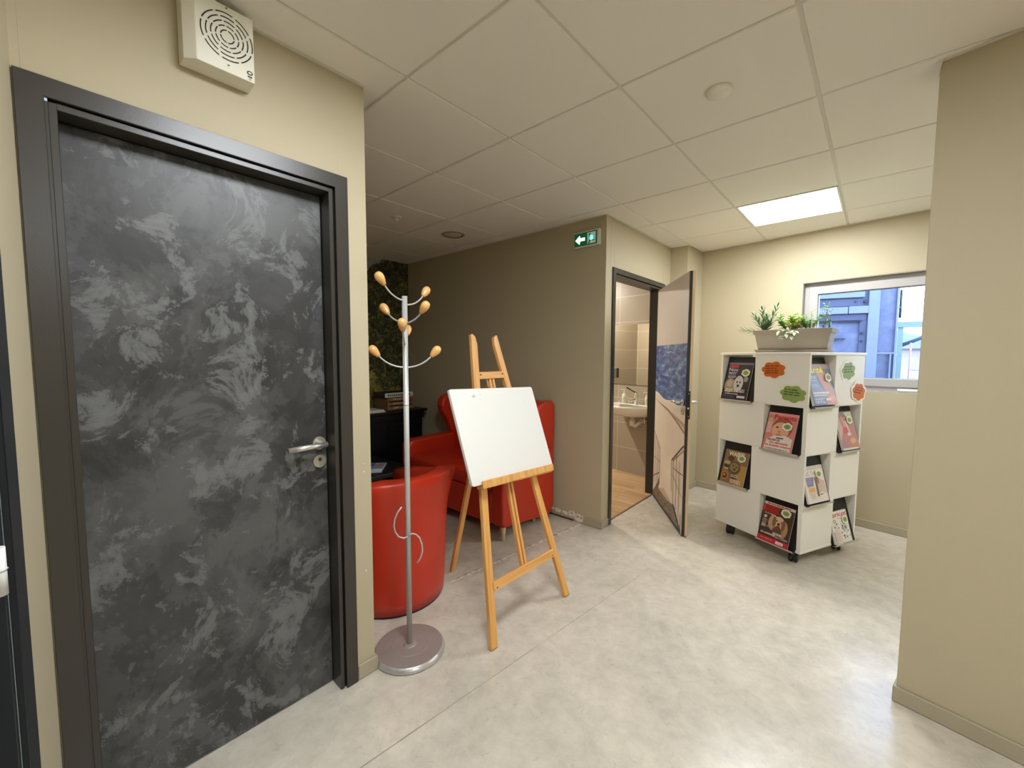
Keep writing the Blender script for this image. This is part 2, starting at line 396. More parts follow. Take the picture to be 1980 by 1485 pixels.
# mural on the far alcove wall
def mural_mat():
    m = bpy.data.materials.new('forest_mural'); m.use_nodes = True; nt = m.node_tree; b = nt.nodes['Principled BSDF']; L = nt.links.new
    tc = nt.nodes.new('ShaderNodeTexCoord'); sp = nt.nodes.new('ShaderNodeSeparateXYZ'); L(tc.outputs['Object'], sp.inputs[0])
    def noise(s, d, dist=0.0, r=.65):
        n = nt.nodes.new('ShaderNodeTexNoise'); n.inputs['Scale'].default_value = s; n.inputs['Detail'].default_value = d; n.inputs['Distortion'].default_value = dist; n.inputs['Roughness'].default_value = r
        L(tc.outputs['Object'], n.inputs['Vector']); return n.outputs['Fac']
    def ramp(f, st):
        r = nt.nodes.new('ShaderNodeValToRGB')
        while len(r.color_ramp.elements) < len(st): r.color_ramp.elements.new(.5)
        for e, (p, c) in zip(r.color_ramp.elements, st): e.position = p; e.color = (*lin(c), 1)
        L(f, r.inputs[0]); return r.outputs[0]
    def mth(op, a, bb):
        n = nt.nodes.new('ShaderNodeMath'); n.operation = op
        for i, v in enumerate((a, bb)):
            if isinstance(v, (int, float)): n.inputs[i].default_value = v
            else: L(v, n.inputs[i])
        return n.outputs[0]
    def mix(f, a, bb):
        n = nt.nodes.new('ShaderNodeMix'); n.data_type = 'RGBA'; L(f, n.inputs[0]); L(a, n.inputs[6]); L(bb, n.inputs[7]); return n.outputs[2]
    leaves = ramp(noise(11, 10, 1.5, .75), [(.38, (14, 16, 8)), (.5, (62, 66, 34)), (.6, (120, 118, 66)), (.7, (166, 160, 100))])
    field = ramp(noise(6, 6, 1.0), [(.35, (70, 66, 26)), (.55, (150, 138, 62)), (.7, (180, 170, 96))])
    sky = ramp(noise(1, 2), [(.3, (150, 152, 152)), (.7, (170, 172, 170))])
    wob = mth('MULTIPLY', noise(3, 6), 0.9)
    # sky where z is high and y is small (left of the corner)
    s1 = mth('SUBTRACT', mth('ADD', sp.outputs[2], mth('MULTIPLY', sp.outputs[1], -.7)), mth('ADD', wob, .98-.1))
    skyf = ramp(mth('MULTIPLY', s1, 12), [(.45, (0, 0, 0)), (.55, (255, 255, 255))])
    f1 = mth('SUBTRACT', mth('ADD', 1.66, wob), mth('ADD', sp.outputs[2], mth('MULTIPLY', sp.outputs[1], .62)))
    ff = ramp(mth('MULTIPLY', f1, 6), [(.45, (0, 0, 0)), (.55, (255, 255, 255))])
    c = mix(ff, leaves, field); c = mix(skyf, c, sky)
    L(c, b.inputs['Base Color']); b.inputs['Roughness'].default_value = .5
    return m
w = MB(); w.box((-2.95, -.2, 0), (-2.807, 2.0, ZT), PAINT); struct(w.build('wall_alcove_end'))
w = MB(); w.box((-2.807, -.08, .0), (-2.804, 1.922, 2.478), mural_mat()); o = struct(w.build('wall_alcove_mural'))

# washroom shell: tiled walls
def tiled(name, o, ex, length, z1=2.5, thick=.05):
    T = frame(o, ex, Vector((0, 0, 1)).cross(Vector(ex)))
    w = MB(); w.box((0, 0, 0), (length, thick, z1), TILEM, T); return struct(w.build(name, matrix=T))
WCY = lambda x: 3.47-0.16*x
d = Vector((1, -.16, 0)).normalized()
tiled('wall_washroom_back', (-2.1, WCY(-2.1), 0), d, 1.86)
tiled('wall_washroom_side', (-2.1, 1.97, 0), Vector((0, 1, 0)), 2.0)
T = frame((-.281, 2.001, 0), (-1, 0, 0), (0, -1, 0)); w = MB(); w.box((0, -.02, 0), (1.82, 0, 2.5), TILEM, T); struct(w.build('wall_washroom_right', matrix=T))
w = MB(); w.prism([(-2.2, 2.0), (-.28, 2.0), (-.28, 3.6), (-2.2, 3.95)], 2.40, 2.44, PLW); struct(w.build('ceiling_washroom'))

# ceiling: grid rails with tiles dropped a few millimetres below them
c = MB()
c.box((-3.0, -2.4, H+.006), (4.8, 3.75, H+.05), TBAR)
lights = {(1, 4), (1, -1), (5, 4), (5, -2)}
for i in range(-5, 8):
    for j in range(-4, 7):
        if (i, j) in lights: continue
        x0, y0, x1, y1 = i*.6+.006, j*.6+.006, i*.6+.594, j*.6+.594
        x1 = min(x1, 4.7); y1 = min(y1, 3.72); x0 = max(x0, -2.9)
        if x1 <= x0: continue
        e = .003
        a = [(x0+e, y0+e, H), (x1-e, y0+e, H), (x1-e, y1-e, H), (x0+e, y1-e, H)]
        b_ = [(x0, y0, H+.004), (x1, y0, H+.004), (x1, y1, H+.004), (x0, y1, H+.004)]
        t_ = [(x, y, H+.02) for x, y, z in b_]
        c.loft([a, b_, t_], CEILM, smooth=False)
struct(c.build('ceiling'))
w = MB(); w.prism([(1.535, 1.20), (1.562, 1.236), (1.562, 1.26), (1.535, 1.23)], 2.40, 2.484, M('filler_white', (235, 232, 220), .7))
w = MB(); w.add([(1.545, 1.238, 2.484), (1.562, 1.222, 2.484), (1.562, 1.262, 2.484), (1.5535, 1.240, 2.43)], [(0, 1, 2), (0, 3, 1), (1, 3, 2), (2, 3, 0)], M('filler_white', (235, 232, 220), .7)); struct(w.build('trim_1'))
# thin wall angle round the ceiling edge
w = MB()
def angle(p, q_, n):
    p = Vector((*p, 0)); q_ = Vector((*q_, 0)); n = Vector((*n, 0)).normalized()
    w.prism([tuple((p)[:2]), tuple(q_[:2]), tuple((q_+n*.014)[:2]), tuple((p+n*.014)[:2])], H-.004, H+.006, TBAR)
angle((-2.80, 1.925), (-.179, 1.925), (0, -1)); angle((-.179, 1.925), (-.179, 3.24), (1, 0)); angle((-.179, -1.0), (-.179, -.084), (1, 0)); angle(sk(0, 0), sk(2.6, 0), (-NW.x, -NW.y)); angle((RW.x, RW.y), (RW.x+RD.x*3, RW.y+RD.y*3), (-RN.x, -RN.y)); angle((-2.805, 0), (-2.805, 1.92), (1, 0))
struct(w.build('trim_2'))

# skirting
def skirt(name, p, q_, n, h=.066):
    w = MB(); p = Vector((*p, 0)); q_ = Vector((*q_, 0)); n = Vector((*n, 0)).normalized()
    w.prism([tuple(p[:2]), tuple(q_[:2]), tuple((q_+n*.011)[:2]), tuple((p+n*.011)[:2])], 0.001, h, BASEB)
    struct(w.build(name, bevel=.004, seg=2))
skirt('baseboard_left', (-.179, -.166), (-.179, -.073), (1, 0))
skirt('baseboard_alcove_left', (-.168, -.084), (-2.8, -.084), (0, 1))
skirt('baseboard_alcove_right', (-.34, 1.925), (-.168, 1.925), (0, -1))
skirt('baseboard_washroom', (-.179, 1.914), (-.179, 2.03), (1, 0))
skirt('baseboard_pillar', (-.012, 3.245), (.02, 3.62), (1, -.07))
skirt('baseboard_pillar_front', (-.165, 3.245), (-.002, 3.245), (0, -1))
skirt('baseboard_window', sk(.02, 0), sk(4.2, 0), (-NW.x, -NW.y))
skirt('baseboard_right', (RW.x-.01, RW.y-.001), (RW.x+RD.x*2.9, RW.y+RD.y*2.9), (-RN.x, -RN.y))
skirt('baseboard_right_end', (RW.x, RW.y-.01), (RW.x+RN.x*.14, RW.y+RN.y*.14), (-1, .2))
skirt('baseboard_back', bk(0.002, 0), bk(.27, 0), (BN.x, BN.y))

# marks left by a removed partition: plaster strip on the floor, torn paint on the wall
GLUE = ramp_noise_mat('plaster_residue', [(.36, (150, 138, 118)), (.44, (198, 190, 172)), (.6, (226, 220, 206))], 30, 4, 0, (1, 1, 1), .8)
w = MB(); rnd = random.Random(3)
def ragged(p, q_, wd, n=60, jit=.5):
    p = Vector((*p, 0)); q_ = Vector((*q_, 0)); d = (q_-p); L_ = d.length; d.normalize(); s = Vector((-d.y, d.x, 0)); A = []; B = []; ja = jb = 0.0
    for i in range(n+1):
        ja = ja*.72+rnd.uniform(-jit, jit)*.5; jb = jb*.72+rnd.uniform(-jit, jit)*.5
        c_ = p+d*L_*i/n; A.append(c_+s*wd*max(.1, 1+ja)); B.append(c_-s*wd*max(.1, 1+jb))
    return A, B
for off, wd, zz, mt_, jt in ((.012, .011, .0015, GLUE, .55), (.006, .0022, .0022, M('crack_dark', (118, 104, 86), .9), 1.3), (.034, .0018, .0018, GLUE, 1.2)):
    A, B = ragged((-.49+off, .60), (-.37+off, 1.90), wd, 150, jt)
    v = [(p.x, p.y, zz) for p in A]+[(p.x, p.y, zz) for p in B]; n = len(A)
    w.add(v, [(i, i+1, n+i+1, n+i) for i in range(n-1)], mt_)
struct(w.build('trim_3'))
w = MB(); rnd = random.Random(11); PL = M('bare_plaster', (232, 226, 206), 0.8); GR = M('dark_screed_edge', (52, 44, 36), .9)
def blob(cx, cz, rx, rz, m, y=1.9235, n=22, rot=0.0, jit=.2):
    pts = []
    for i in range(n):
        a = 2*math.pi*i/n; r = 1+rnd.uniform(-jit, jit); x = rx*r*math.cos(a); z = rz*r*math.sin(a)
        pts.append((cx+x*math.cos(rot)-z*math.sin(rot), y, cz+x*math.sin(rot)+z*math.cos(rot)))
    w.add(pts, [tuple(range(n))], m)
for cx, cz, rx, rz, ro in ((-.665, .058, .03, .014, -.1), (-.60, .052, .034, .017, -.1), (-.525, .047, .032, .014, -.25)):
    blob(cx, cz, rx, rz, PL, rot=ro)
for cx, cz, rx, rz, ro in ((-.605, .054, .012, .006, 0),): blob(cx, cz, rx, rz, M('plaster_grey', (190, 182, 164), .8), 1.9225, rot=ro)
blob(-.455, .055, .035, .03, PL, rot=-.3); blob(-.46, .062, .018, .010, PAINT, 1.9228, rot=-.5); blob(-.45, .035, .018, .006, M('plaster_grey', (190, 182, 164), .8), 1.9222)
blob(-.385, .038, .045, .032, PL, rot=-.05); blob(-.40, .045, .014, .012, PAINT, 1.9228); blob(-.365, .043, .012, .013, PAINT, 1.9228); blob(-.343, .03, .006, .008, PAINT, 1.9226)
w.box((-.75, 1.915, .001), (-.44, 1.924, .010), GR)
struct(w.build('trim_4'))
# welded seams in the vinyl
w = MB(); SEAM = M('vinyl_seam', (148, 138, 120), .6)
for p, q_ in (((.385, 1.70), (.150, -.74)), ((-.205, -.70), (.05, -1.02)),):
    A, B = ragged(p, q_, .0013, 160, 1.0)
    v = [(p_.x, p_.y, .0008) for p_ in A]+[(p_.x, p_.y, .0008) for p_ in B]; n = len(A)
    w.add(v, [(i, i+1, n+i+1, n+i) for i in range(n-1)], SEAM)
struct(w.build('trim_5'))
w = MB(); w.box((-.222, 2.08, .0005), (-.206, 3.02, .004), M('threshold_strip', (120, 104, 84), .4, metal=.3)); struct(w.build('trim_6'))

# ------------------------------------------------------------------ doors
def door_set(name, T, W, zt, leafmat, leaf=True, arch=.05):
    """door in its wall: local x along the wall seen from the room, y up, z out of the wall; x 0..W outer frame"""
    root = bpy.data.objects.new(name, None); COL.objects.link(root); root.matrix_basis = T; WM[root.name] = T; struct(root)
    f = MB(); a = arch
    for poly in ([(0, 0), (a, 0), (a, zt-a), (0, zt)], [(W-a, 0), (W, 0), (W, zt), (W-a, zt-a)], [(0, zt), (a, zt-a), (W-a, zt-a), (W, zt)]):
        f.prism(poly, .001, .012, FRAME, T)
    f.build('frame', root, bevel=.0015, seg=1)
    g = MB(); b0 = a+.006; b1 = a+.021; dp = -.115
    g.box((b0, 0.0, dp), (b1, zt-b0, .001), FRAME, T); g.box((W-b1, 0.0, dp), (W-b0, zt-b0, .001), FRAME, T)
    g.box((b1, zt-b1, dp), (W-b1, zt-b0, .001), FRAME, T)
    g.build('jamb', root, bevel=.001, seg=1)
    if leaf:
        g = MB(); g.box((b1-.004, 0, dp-.014), (b1+.014, zt-b1+.004, dp+.0005), FRAME, T); g.box((W-b1-.014, 0, dp-.014), (W-b1+.004, zt-b1+.004, dp+.0005), FRAME, T); g.box((b1+.014, zt-b1-.014, dp-.014), (W-b1-.014, zt-b1+.004, dp+.0005), FRAME, T); g.build('door_stop', root)
    k = MB(); e = .03
    f2 = MB(); f2.box((a-.004, 0, -.115), (b0, zt-b0, .0005), FRAME, T); f2.build('jamb', root)
    k.box((W-b0, 0, -.02), (W-a+e, zt-a+e, -.006), BLACKGAP, T); k.box((b0, zt-b0, -.02), (W-b0, zt-a+e, -.006), BLACKGAP, T)
    k.build('seal', root)
    if leaf:
        l = MB(); l.box((b1+.003, .008, -.112), (W-b1-.003, zt-b1-.003, -.072), leafmat, T)
        l.build('leaf', root, matrix=T)
    return root, b1
def lever(parent, T, x, z, dirx, out=1, L_=.135, key=True, base=0.0, mat=STEEL):
    h = MB(); zz = base
    def pt(px, py, pz): return T @ Vector((px, py, pz))
    def cyl(a, b_, r, m=mat, seg=24): h.cyl(pt(*a), pt(*b_), r, m, seg=seg)
    cyl((x, z, zz), (x, z, zz+.008*out), .026)
    cyl((x, z, zz+.008*out), (x, z, zz+.05*out), .0095)
    cyl((x-.012*dirx, z, zz+.05*out), (x+L_*dirx, z-.004, zz+.05*out), .0108)
    h.build('handle', parent)
    if key:
        k = MB(); k.cyl(pt(x, z-.074, zz), pt(x, z-.074, zz+.007*out), .026, mat, seg=24)
        k.cyl(pt(x, z-.067, zz+.007*out), pt(x, z-.067, zz+.0085*out), .0075, M('dark_steel', (120, 112, 96), .4, metal=.8), seg=14)
        k.prism([(x-.0035, z-.09), (x+.0035, z-.09), (x+.0035, z-.067), (x-.0035, z-.067)], zz+.007*out, zz+.0083*out, CHROME, T)
        k.prism([(x-.001, z-.073), (x+.001, z-.073), (x+.001, z-.062), (x-.001, z-.062)], zz+.0086*out, zz+.0088*out, BLACK, T)
        k.build('keyhole', parent)
T1 = frame((-.179, -1.014, 0), (0, 1, 0), (0, 0, 1))
d1, b1 = door_set('door_1', T1, .846, 2.098, SLABM)
leaf = [c_ for c_ in d1.children if c_.name.startswith('leaf')][0]
lever(leaf, T1, .742, 1.043, -1, base=-.072)
# door behind the photographer's left shoulder
o2 = BW+BD*.276; T2 = frame((o2.x, o2.y, 0), -BD, (0, 0, 1)); T2 = frame(((o2+BD*.85).x, (o2+BD*.85).y, 0), -BD, (0, 0, 1))
T2 = frame((o2.x, o2.y, 0), BD, (0, 0, 1))
# room side of this wall is +BN while BD x Z points the other way, so mirror the frame
T2 = frame(((o2+BD*.886).x, (o2+BD*.886).y, 0), -BD, (0, 0, 1))
DK = FRAME; FRAME = M('blue_black_door_frame', (38, 41, 43), .4)
d2, _ = door_set('door_2', T2, .886, 2.098, SLABM, arch=.075)
FRAME = DK
WE = M('white_enamel', (226, 226, 220), .3); h = MB(); hb = BW+BD*.545+BN*.030; h.cyl((hb.x, hb.y, 1.000), (hb.x, hb.y, 1.080), .011, WE, seg=20)
h.cyl((hb.x, hb.y, 1.042), (hb.x, hb.y, 1.0435), .0125, ALU, seg=20)
h.cyl(tuple(hb-BN*.10+Vector((0, 0, 1.02))), tuple(hb+Vector((0, 0, 1.02))), .008, WE, seg=16)
h.build('handle', d2)

# washroom doorway with its leaf standing open
T3 = frame((-.179, 2.031, 0), (0, 1, 0), (0, 0, 1))
d3, _ = door_set('door_3', T3, 1.063, 2.105, SLABM, leaf=False, arch=.042)
A3 = Vector((-.190, 2.981, 0)); B3 = Vector((.361, 2.215, 0)); DL = (B3-A3).normalized(); NL = Vector((DL.y, -DL.x, 0))  # NL faces the opening
if NL.dot(Vector((-1, -1, 0))) < 0: NL = -NL
TL = frame((A3.x, A3.y, .012), DL, (0, 0, 1))
LW = (B3-A3).length; LH = 2.022
l = MB(); l.box((0, 0, -.020), (LW, LH, -.001), M('door_core_edge', (40, 34, 28), .5), TL)
l.box((-.002, -.001, -.040), (LW+.001, LH+.001, -.020), M('beige_door_skin', (205, 178, 140), .5), TL)
TLz = TL.col[2].to_3d(); FL = 1 if TLz.dot(NL) > 0 else -1
l.build('leaf', d3, matrix=TL)
leaf3 = [c_ for c_ in d3.children if c_.name.startswith('leaf')][0]
SEA = ramp_noise_mat('printed_sea', [(.34, (44, 44, 104)), (.46, (52, 74, 138)), (.56, (92, 130, 176)), (.66, (168, 194, 206))], 6, 9, .4, (1, 3.6, 1), .4, .7)
SAND = ramp_noise_mat('printed_sand', [(.3, (222, 204, 184)), (.7, (236, 222, 204))], 2.0, 4, .3, (1, 1, 1), .4)
SKYP = M('printed_haze', (206, 196, 186), .4); DECK = ramp_noise_mat('printed_deck', [(.35, (72, 56, 44)), (.6, (138, 118, 98))], 12, 5, .3, (1, 4, 1), .4)
a = Art(TL, 1, 1, lift=.0006, z0=.0006)
a.R(.0, 0, LW-.008, LH, SAND); a.R(.0, 1.487, LW-.008, LH, SKYP)
sea = [(0, 1.487), (0, 1.05)]
for i in range(0, 33):
    x = (LW-.008)*i/32; sea.append((x, 1.045-.045*min(1, i/14)+.008*math.sin(i*.45)))
foam = [(0, 1.05)]+[(p[0], p[1]-.0) for p in sea[2:]]+[(p[0], p[1]-.018-.010*p[0]) for p in reversed(sea[2:])]
a.P(sea+[(LW-.008, 1.487)], SEA); a.P(foam, (232, 222, 206))
streak = [(0, .975), (.25, .935), (.5, .90), (.75, .84), (.93, .79), (.93, .81), (.75, .865), (.5, .925), (.25, .948)]
a.P(streak, (150, 126, 100)); a.P([(.45, .925), (.9, .84), (.93, .825), (.93, .87), (.7, .90)], (186, 160, 134))
def ln(p, q_, wd, col=(52, 42, 36)):
    p = Vector(p); q_ = Vector(q_); d = (q_-p).normalized(); s = Vector((-d.y, d.x))*wd/2; a.P([tuple(p+s), tuple(q_+s), tuple(q_-s), tuple(p-s)], col)
a.P([(0, 0), (0, .05), (.10, .12), (.235, .255), (.25, .20), (.20, .14), (.40, .13), (.55, .14), (.72, .15), (.80, .08), (.90, .015), (.9, 0)], DECK)
a.P([(.2, .14), (.4, .20), (.62, .155), (.55, .13)], (196, 176, 152))
ln((0, .66), (.25, .52), .008); ln((0, .40), (.25, .40), .005); ln((0, .2), (.24, .3), .005)
for x in (.06, .14, .19, .24): ln((x, .64-.5*x), (x, .10+.6*x), .007)
ln((.93, .70), (.625, .515), .010); ln((.93, .66), (.66, .515), .005); ln((.93, .47), (.66, .46), .005); ln((.93, .29), (.64, .40), .004)
for x, z0, z1 in ((.625, .515, .24), (.68, .54, .13), (.76, .59, .14), (.84, .56, .03)): ln((x, z0), (x+.01, z1), .008)
ln((.70, .16), (.905, .01), .02); ln((.905, .15), (.9, .0), .012)
ln((0.0, .008), (LW-.01, .008), .014, (40, 34, 30))
pic = a.flat('door_picture', leaf3, TL)
s = MB(); s.box((LW+.0012, .91, -.030), (LW+.0030, 1.125, -.006), BLACK, TL)
s.build('lock_plate', leaf3, bevel=.0009, seg=1)
s = MB()
for z_ in (.93, 1.105): s.cyl(TL @ Vector((LW+.002, z_, -.018)), TL @ Vector((LW+.0042, z_, -.018)), .004, CHROME, seg=10)
s.prism([(-.022, .985), (-.010, .985), (-.010, 1.0), (-.022, 1.0)], 0, 0.0005, STEEL, frame(TL @ Vector((LW+.0036, 0, 0)), TL.col[2].to_3d(), (0, 0, 1)))
s.build('lock_screw', leaf3)
lever(leaf3, TL, LW-.062, 1.033, -1, out=1, base=.0035, L_=.12)
lever(leaf3, TL, LW-.062, 1.033, -1, out=-1, base=-.040, key=False, L_=.12)

# ------------------------------------------------------------------ window
wr = bpy.data.objects.new('window_1', None); COL.objects.link(wr); TW = frame((sk(WX0, 0)[0], sk(WX0, 0)[1], WZ0), DW, (0, 0, 1)); wr.matrix_basis = TW; WM[wr.name] = TW; struct(wr)
WL = (WX1-WX0)/.98965; WHh = WZ1-WZ0
# local: x right, y up, z towards the room
s = MB(); REV = M('reveal_grey', (150, 146, 138), .6)
s.box((.0, 0, -.26), (.006, WHh, -.002), REV, TW); s.box((WL-.006, 0, -.26), (WL, WHh, -.002), REV, TW); s.box((0, WHh-.006, -.26), (WL, WHh, -.002), REV, TW)
s.build('reveal', wr)
s = MB(); s.box((0, 0.0, -.26), (WL, .008, -.0), UPVC, TW); s.build('window_sill', wr, bevel=.002)
FD = -.055
s = MB()
def rect_frame(s, x0, y0, x1, y1, w_, z0, z1, m):
    for poly in ([(x0, y0), (x0+w_, y0+w_), (x0+w_, y1-w_), (x0, y1)], [(x0, y0), (x1, y0), (x1-w_, y0+w_), (x0+w_, y0+w_)], [(x1, y0), (x1, y1), (x1-w_, y1-w_), (x1-w_, y0+w_)], [(x0, y1), (x0+w_, y1-w_), (x1-w_, y1-w_), (x1, y1)]):
        s.prism(poly, z0, z1, m, TW)
rect_frame(s, .006, .008, WL-.006, WHh-.006, .045, FD-.07, FD, UPVC)
s.build('window_frame', wr, bevel=.003)
s = MB(); rect_frame(s, .040, .042, WL-.04, WHh-.04, .065, FD-.06, FD+.014, UPVC); s.build('sash', wr, bevel=.004)
s = MB(); rect_frame(s, .103, .105, WL-.103, WHh-.103, .006, FD-.035, FD-.006, M('glazing_bead', (120, 132, 140), .3)); s.build('gasket', wr)
gm = bpy.data.materials.new('window_glass'); gm.use_nodes = True; nt = gm.node_tree; nt.nodes.clear()
out = nt.nodes.new('ShaderNodeOutputMaterial'); tr = nt.nodes.new('ShaderNodeBsdfTransparent'); gl = nt.nodes.new('ShaderNodeBsdfGlossy'); gl.inputs['Roughness'].default_value = 0.02
mx = nt.nodes.new('ShaderNodeMixShader'); lw = nt.nodes.new('ShaderNodeFresnel'); lw.inputs[0].default_value = 1.3
nt.links.new(lw.outputs[0], mx.inputs[0]); nt.links.new(tr.outputs[0], mx.inputs[1]); nt.links.new(gl.outputs[0], mx.inputs[2]); nt.links.new(mx.outputs[0], out.inputs[0])
s = MB(); s.box((.106, .108, FD-.024), (WL-.106, WHh-.108, FD-.020), gm, TW); s.build('pane', wr)
# white rolled paper on the sill
s = MB(); T = TW; s.cyl(T @ Vector((.66, .022, -.015)), T @ Vector((.90, .022, -.022)), .012, M('white_paper', (240, 238, 228), .6), seg=14)
tag(s.build('paper_roll', origin=T @ Vector((.66, .010, -.015))), 'thin rolled white paper lying on the window sill', 'paper')

# ------------------------------------------------------------------ lights and fittings on the ceiling
DIFF = M('lit_diffuser', (255, 255, 255), .5, emit=PANEL_COL, estr=PANEL)
def panel(i, j, label):
    t = thing('ceiling_light', label, 'light', (i*.6+.3, j*.6+.3, H-.002), 'square light panels in the ceiling grid')
    x0, y0, x1, y1 = i*.6+.006, j*.6+.006, i*.6+.594, j*.6+.594
    f = MB(); w_ = .012
    f.box((x0, y0, H-.003), (x1, y0+w_, H+.012), PLW); f.box((x0, y1-w_, H-.003), (x1, y1, H+.012), PLW); f.box((x0, y0+w_, H-.003), (x0+w_, y1-w_, H+.012), PLW); f.box((x1-w_, y0+w_, H-.003), (x1, y1-w_, H+.012), PLW)
    f.build('light_frame', t)
    g = MB(); g.box((x0+w_, y0+w_, H+.001), (x1-w_, y1-w_, H+.006), DIFF); g.build('diffuser', t)
panel(1, 4, 'lit square ceiling panel in front of the window wall')
panel(1, -1, 'lit square ceiling panel above the hall beside the dark mottled door')
panel(5, -2, 'lit square ceiling panel above the hall to the right of the camera')  # unseen panel, added to brighten the door wall and rack
panel(5, 4, 'lit square ceiling panel round the corner behind the right-hand wall')  # hidden panel, added as dim fill for the space behind the partition
d_ = MB(); T = Matrix.Translation((.897, .885, H)) @ Matrix.Rotation(math.pi, 4, 'X')
d_.lathe([(.001, .0), (.050, .0), (.052, .006), (.046, .016), (.030, .024), (.001, .026)], M('detector_white', (232, 228, 216), .3), T, 32)
tag(d_.build('smoke_detector', origin=(.897, .885, H)), 'round white smoke detector on the ceiling tile nearest the camera', 'smoke detector')
t = thing('smoke_detector', 'small cone-shaped white detector on the ceiling above the coat rack alcove', 'smoke detector', (-1.455, .895, H))
d_ = MB(); T = Matrix.Translation((-1.455, .895, H)) @ Matrix.Rotation(math.pi, 4, 'X')
d_.lathe([(.001, 0), (.040, 0), (.040, .004), (.022, .012), (.001, .013)], PLW, T, 24); d_.build('detector_base', t)
d_ = MB(); d_.lathe([(.014, .012), (.012, .030), (.001, .034)], PLW, T, 16); d_.build('detector_tip', t)
t = thing('ceiling_downlight', 'unlit round recessed downlight in the ceiling over the red sofa', 'light', (-1.489, 1.502, H))
d_ = MB(); T = Matrix.Translation((-1.489, 1.502, H)) @ Matrix.Rotation(math.pi, 4, 'X')
d_.loft([[(r*math.cos(2*math.pi*k/40), r*math.sin(2*math.pi*k/40), z) for k in range(40)] for r, z in ((.076, -.0), (.104, .0), (.106, .003), (.098, .006), (.082, .005), (.076, -.0))], M('downlight_ring', (150, 140, 118), .3, metal=.4), T, caps=False)
d_.build('light_ring', t)
d_ = MB(); d_.lathe([(.001, .012), (.04, .0095), (.070, .004), (.080, .001), (.080, -.001)], M('downlight_glass', (214, 204, 180), .25), T, 40); d_.build('lamp_glass', t)

# loudspeaker-like alarm box over the door
TB = frame((-.179, 0, 0), (0, 1, 0), (0, 0, 1))
t = thing('wall_vent', 'white square metal box with round slotted grille mounted above the dark door', 'vent', (-.179, -.59, 2.27))
BOXW = M('white_powder_coat', (228, 224, 206), .45)
b_ = MB(); b_.prism([(-.179, -.684), (-.130, -.682), (-.106, -.655), (-.106, -.503), (-.179, -.500)], 2.268, 2.462, BOXW); b_.build('housing', t, bevel=.002)
g = MB(); cy, cz = -.575, 2.372; SL = M('slot_black', (48, 42, 34), .8)
TG = frame((-.1055, cy, cz), (0, 1, 0), (0, 0, 1))
for ri in range(5):
    r0 = .016+ri*.0125; r1 = r0+.0032; ns = 4 if ri < 1 else 6
    for k in range(ns+2*(ri > 0)):
        N_ = ns+2*(ri > 0); a0 = 2*math.pi*k/N_+.07+ri*.12; a1 = 2*math.pi*(k+1)/N_-.07*(.016/r0)*1.5-.02+ri*.12
        m_ = 8; A = [(r0*math.cos(a0+(a1-a0)*q/m_), r0*math.sin(a0+(a1-a0)*q/m_), .0004) for q in range(m_+1)]; B = [(r1*math.cos(a0+(a1-a0)*q/m_), r1*math.sin(a0+(a1-a0)*q/m_), .0004) for q in range(m_+1)]
        g.add(A+B, [(q, q+1, m_+2+q, m_+1+q) for q in range(m_)], SL, TG)
g.flat('grille', t, TG)
g = Art(TG, 1, 1)
for y_, z_ in ((.0, .083), (.0, -.083)): q_ = Art(TG, 1, 1); q_.E(y_, z_, .0028, .0028, (90, 84, 70)); q_.flat('screw', t, TG)
g.E(.058, -.078, .0085, .0065, (50, 48, 40)); g.E(.058, -.078, .005, .003, (220, 214, 196)); g.R(.052, -.092, .064, -.0875, (70, 66, 56)); g.R(.054, -.099, .062, -.096, (150, 144, 128))
g.flat('logo', t, TG)

# exit sign
t = thing('exit_sign', 'lit green emergency exit sign with white arrow high on the dark alcove wall', 'sign', (-.34, 1.925, 2.33))
TE = frame((-.456, 1.895, 2.268), (1, 0, 0), (0, 0, 1))
b_ = MB(); b_.box((0, 0, -.028), (.232, .118, 0), PLW, TE); b_.build('housing', t, bevel=.002)
def glow(name, rgb, st): return M(name, rgb, .3, emit=lin(rgb), estr=st)
GRN = glow('sign_green', (18, 92, 50), .35); GWH = glow('sign_white_lit', (205, 255, 225), 1.6); CYN = glow('sign_cyan_lit', (120, 240, 235), 1.3); GPW = glow('sign_pale', (176, 190, 172), .35)
a = Art(TE, .232, .118, z0=.0008)
a.R(.02, .05, .50, .93, GRN); a.R(.50, .05, .92, .93, GRN)
a.P([(.06, .47), (.24, .78), (.26, .60), (.45, .60), (.45, .38), (.26, .38), (.24, .16)], GWH)
a.R(.54, .14, .86, .86, GPW); a.R(.86, .20, .89, .80, GRN)
a.E(.63, .74, .035, .07, GRN, 14); a.P([(.60, .64), (.70, .66), (.80, .50), (.77, .44), (.70, .52), (.70, .38), (.84, .34), (.84, .28), (.66, .30), (.62, .12), (.57, .12), (.62, .42)], GRN)
a.E(.70, .50, .075, .17, CYN, 18)
a.flat('sign_face', t, TE)

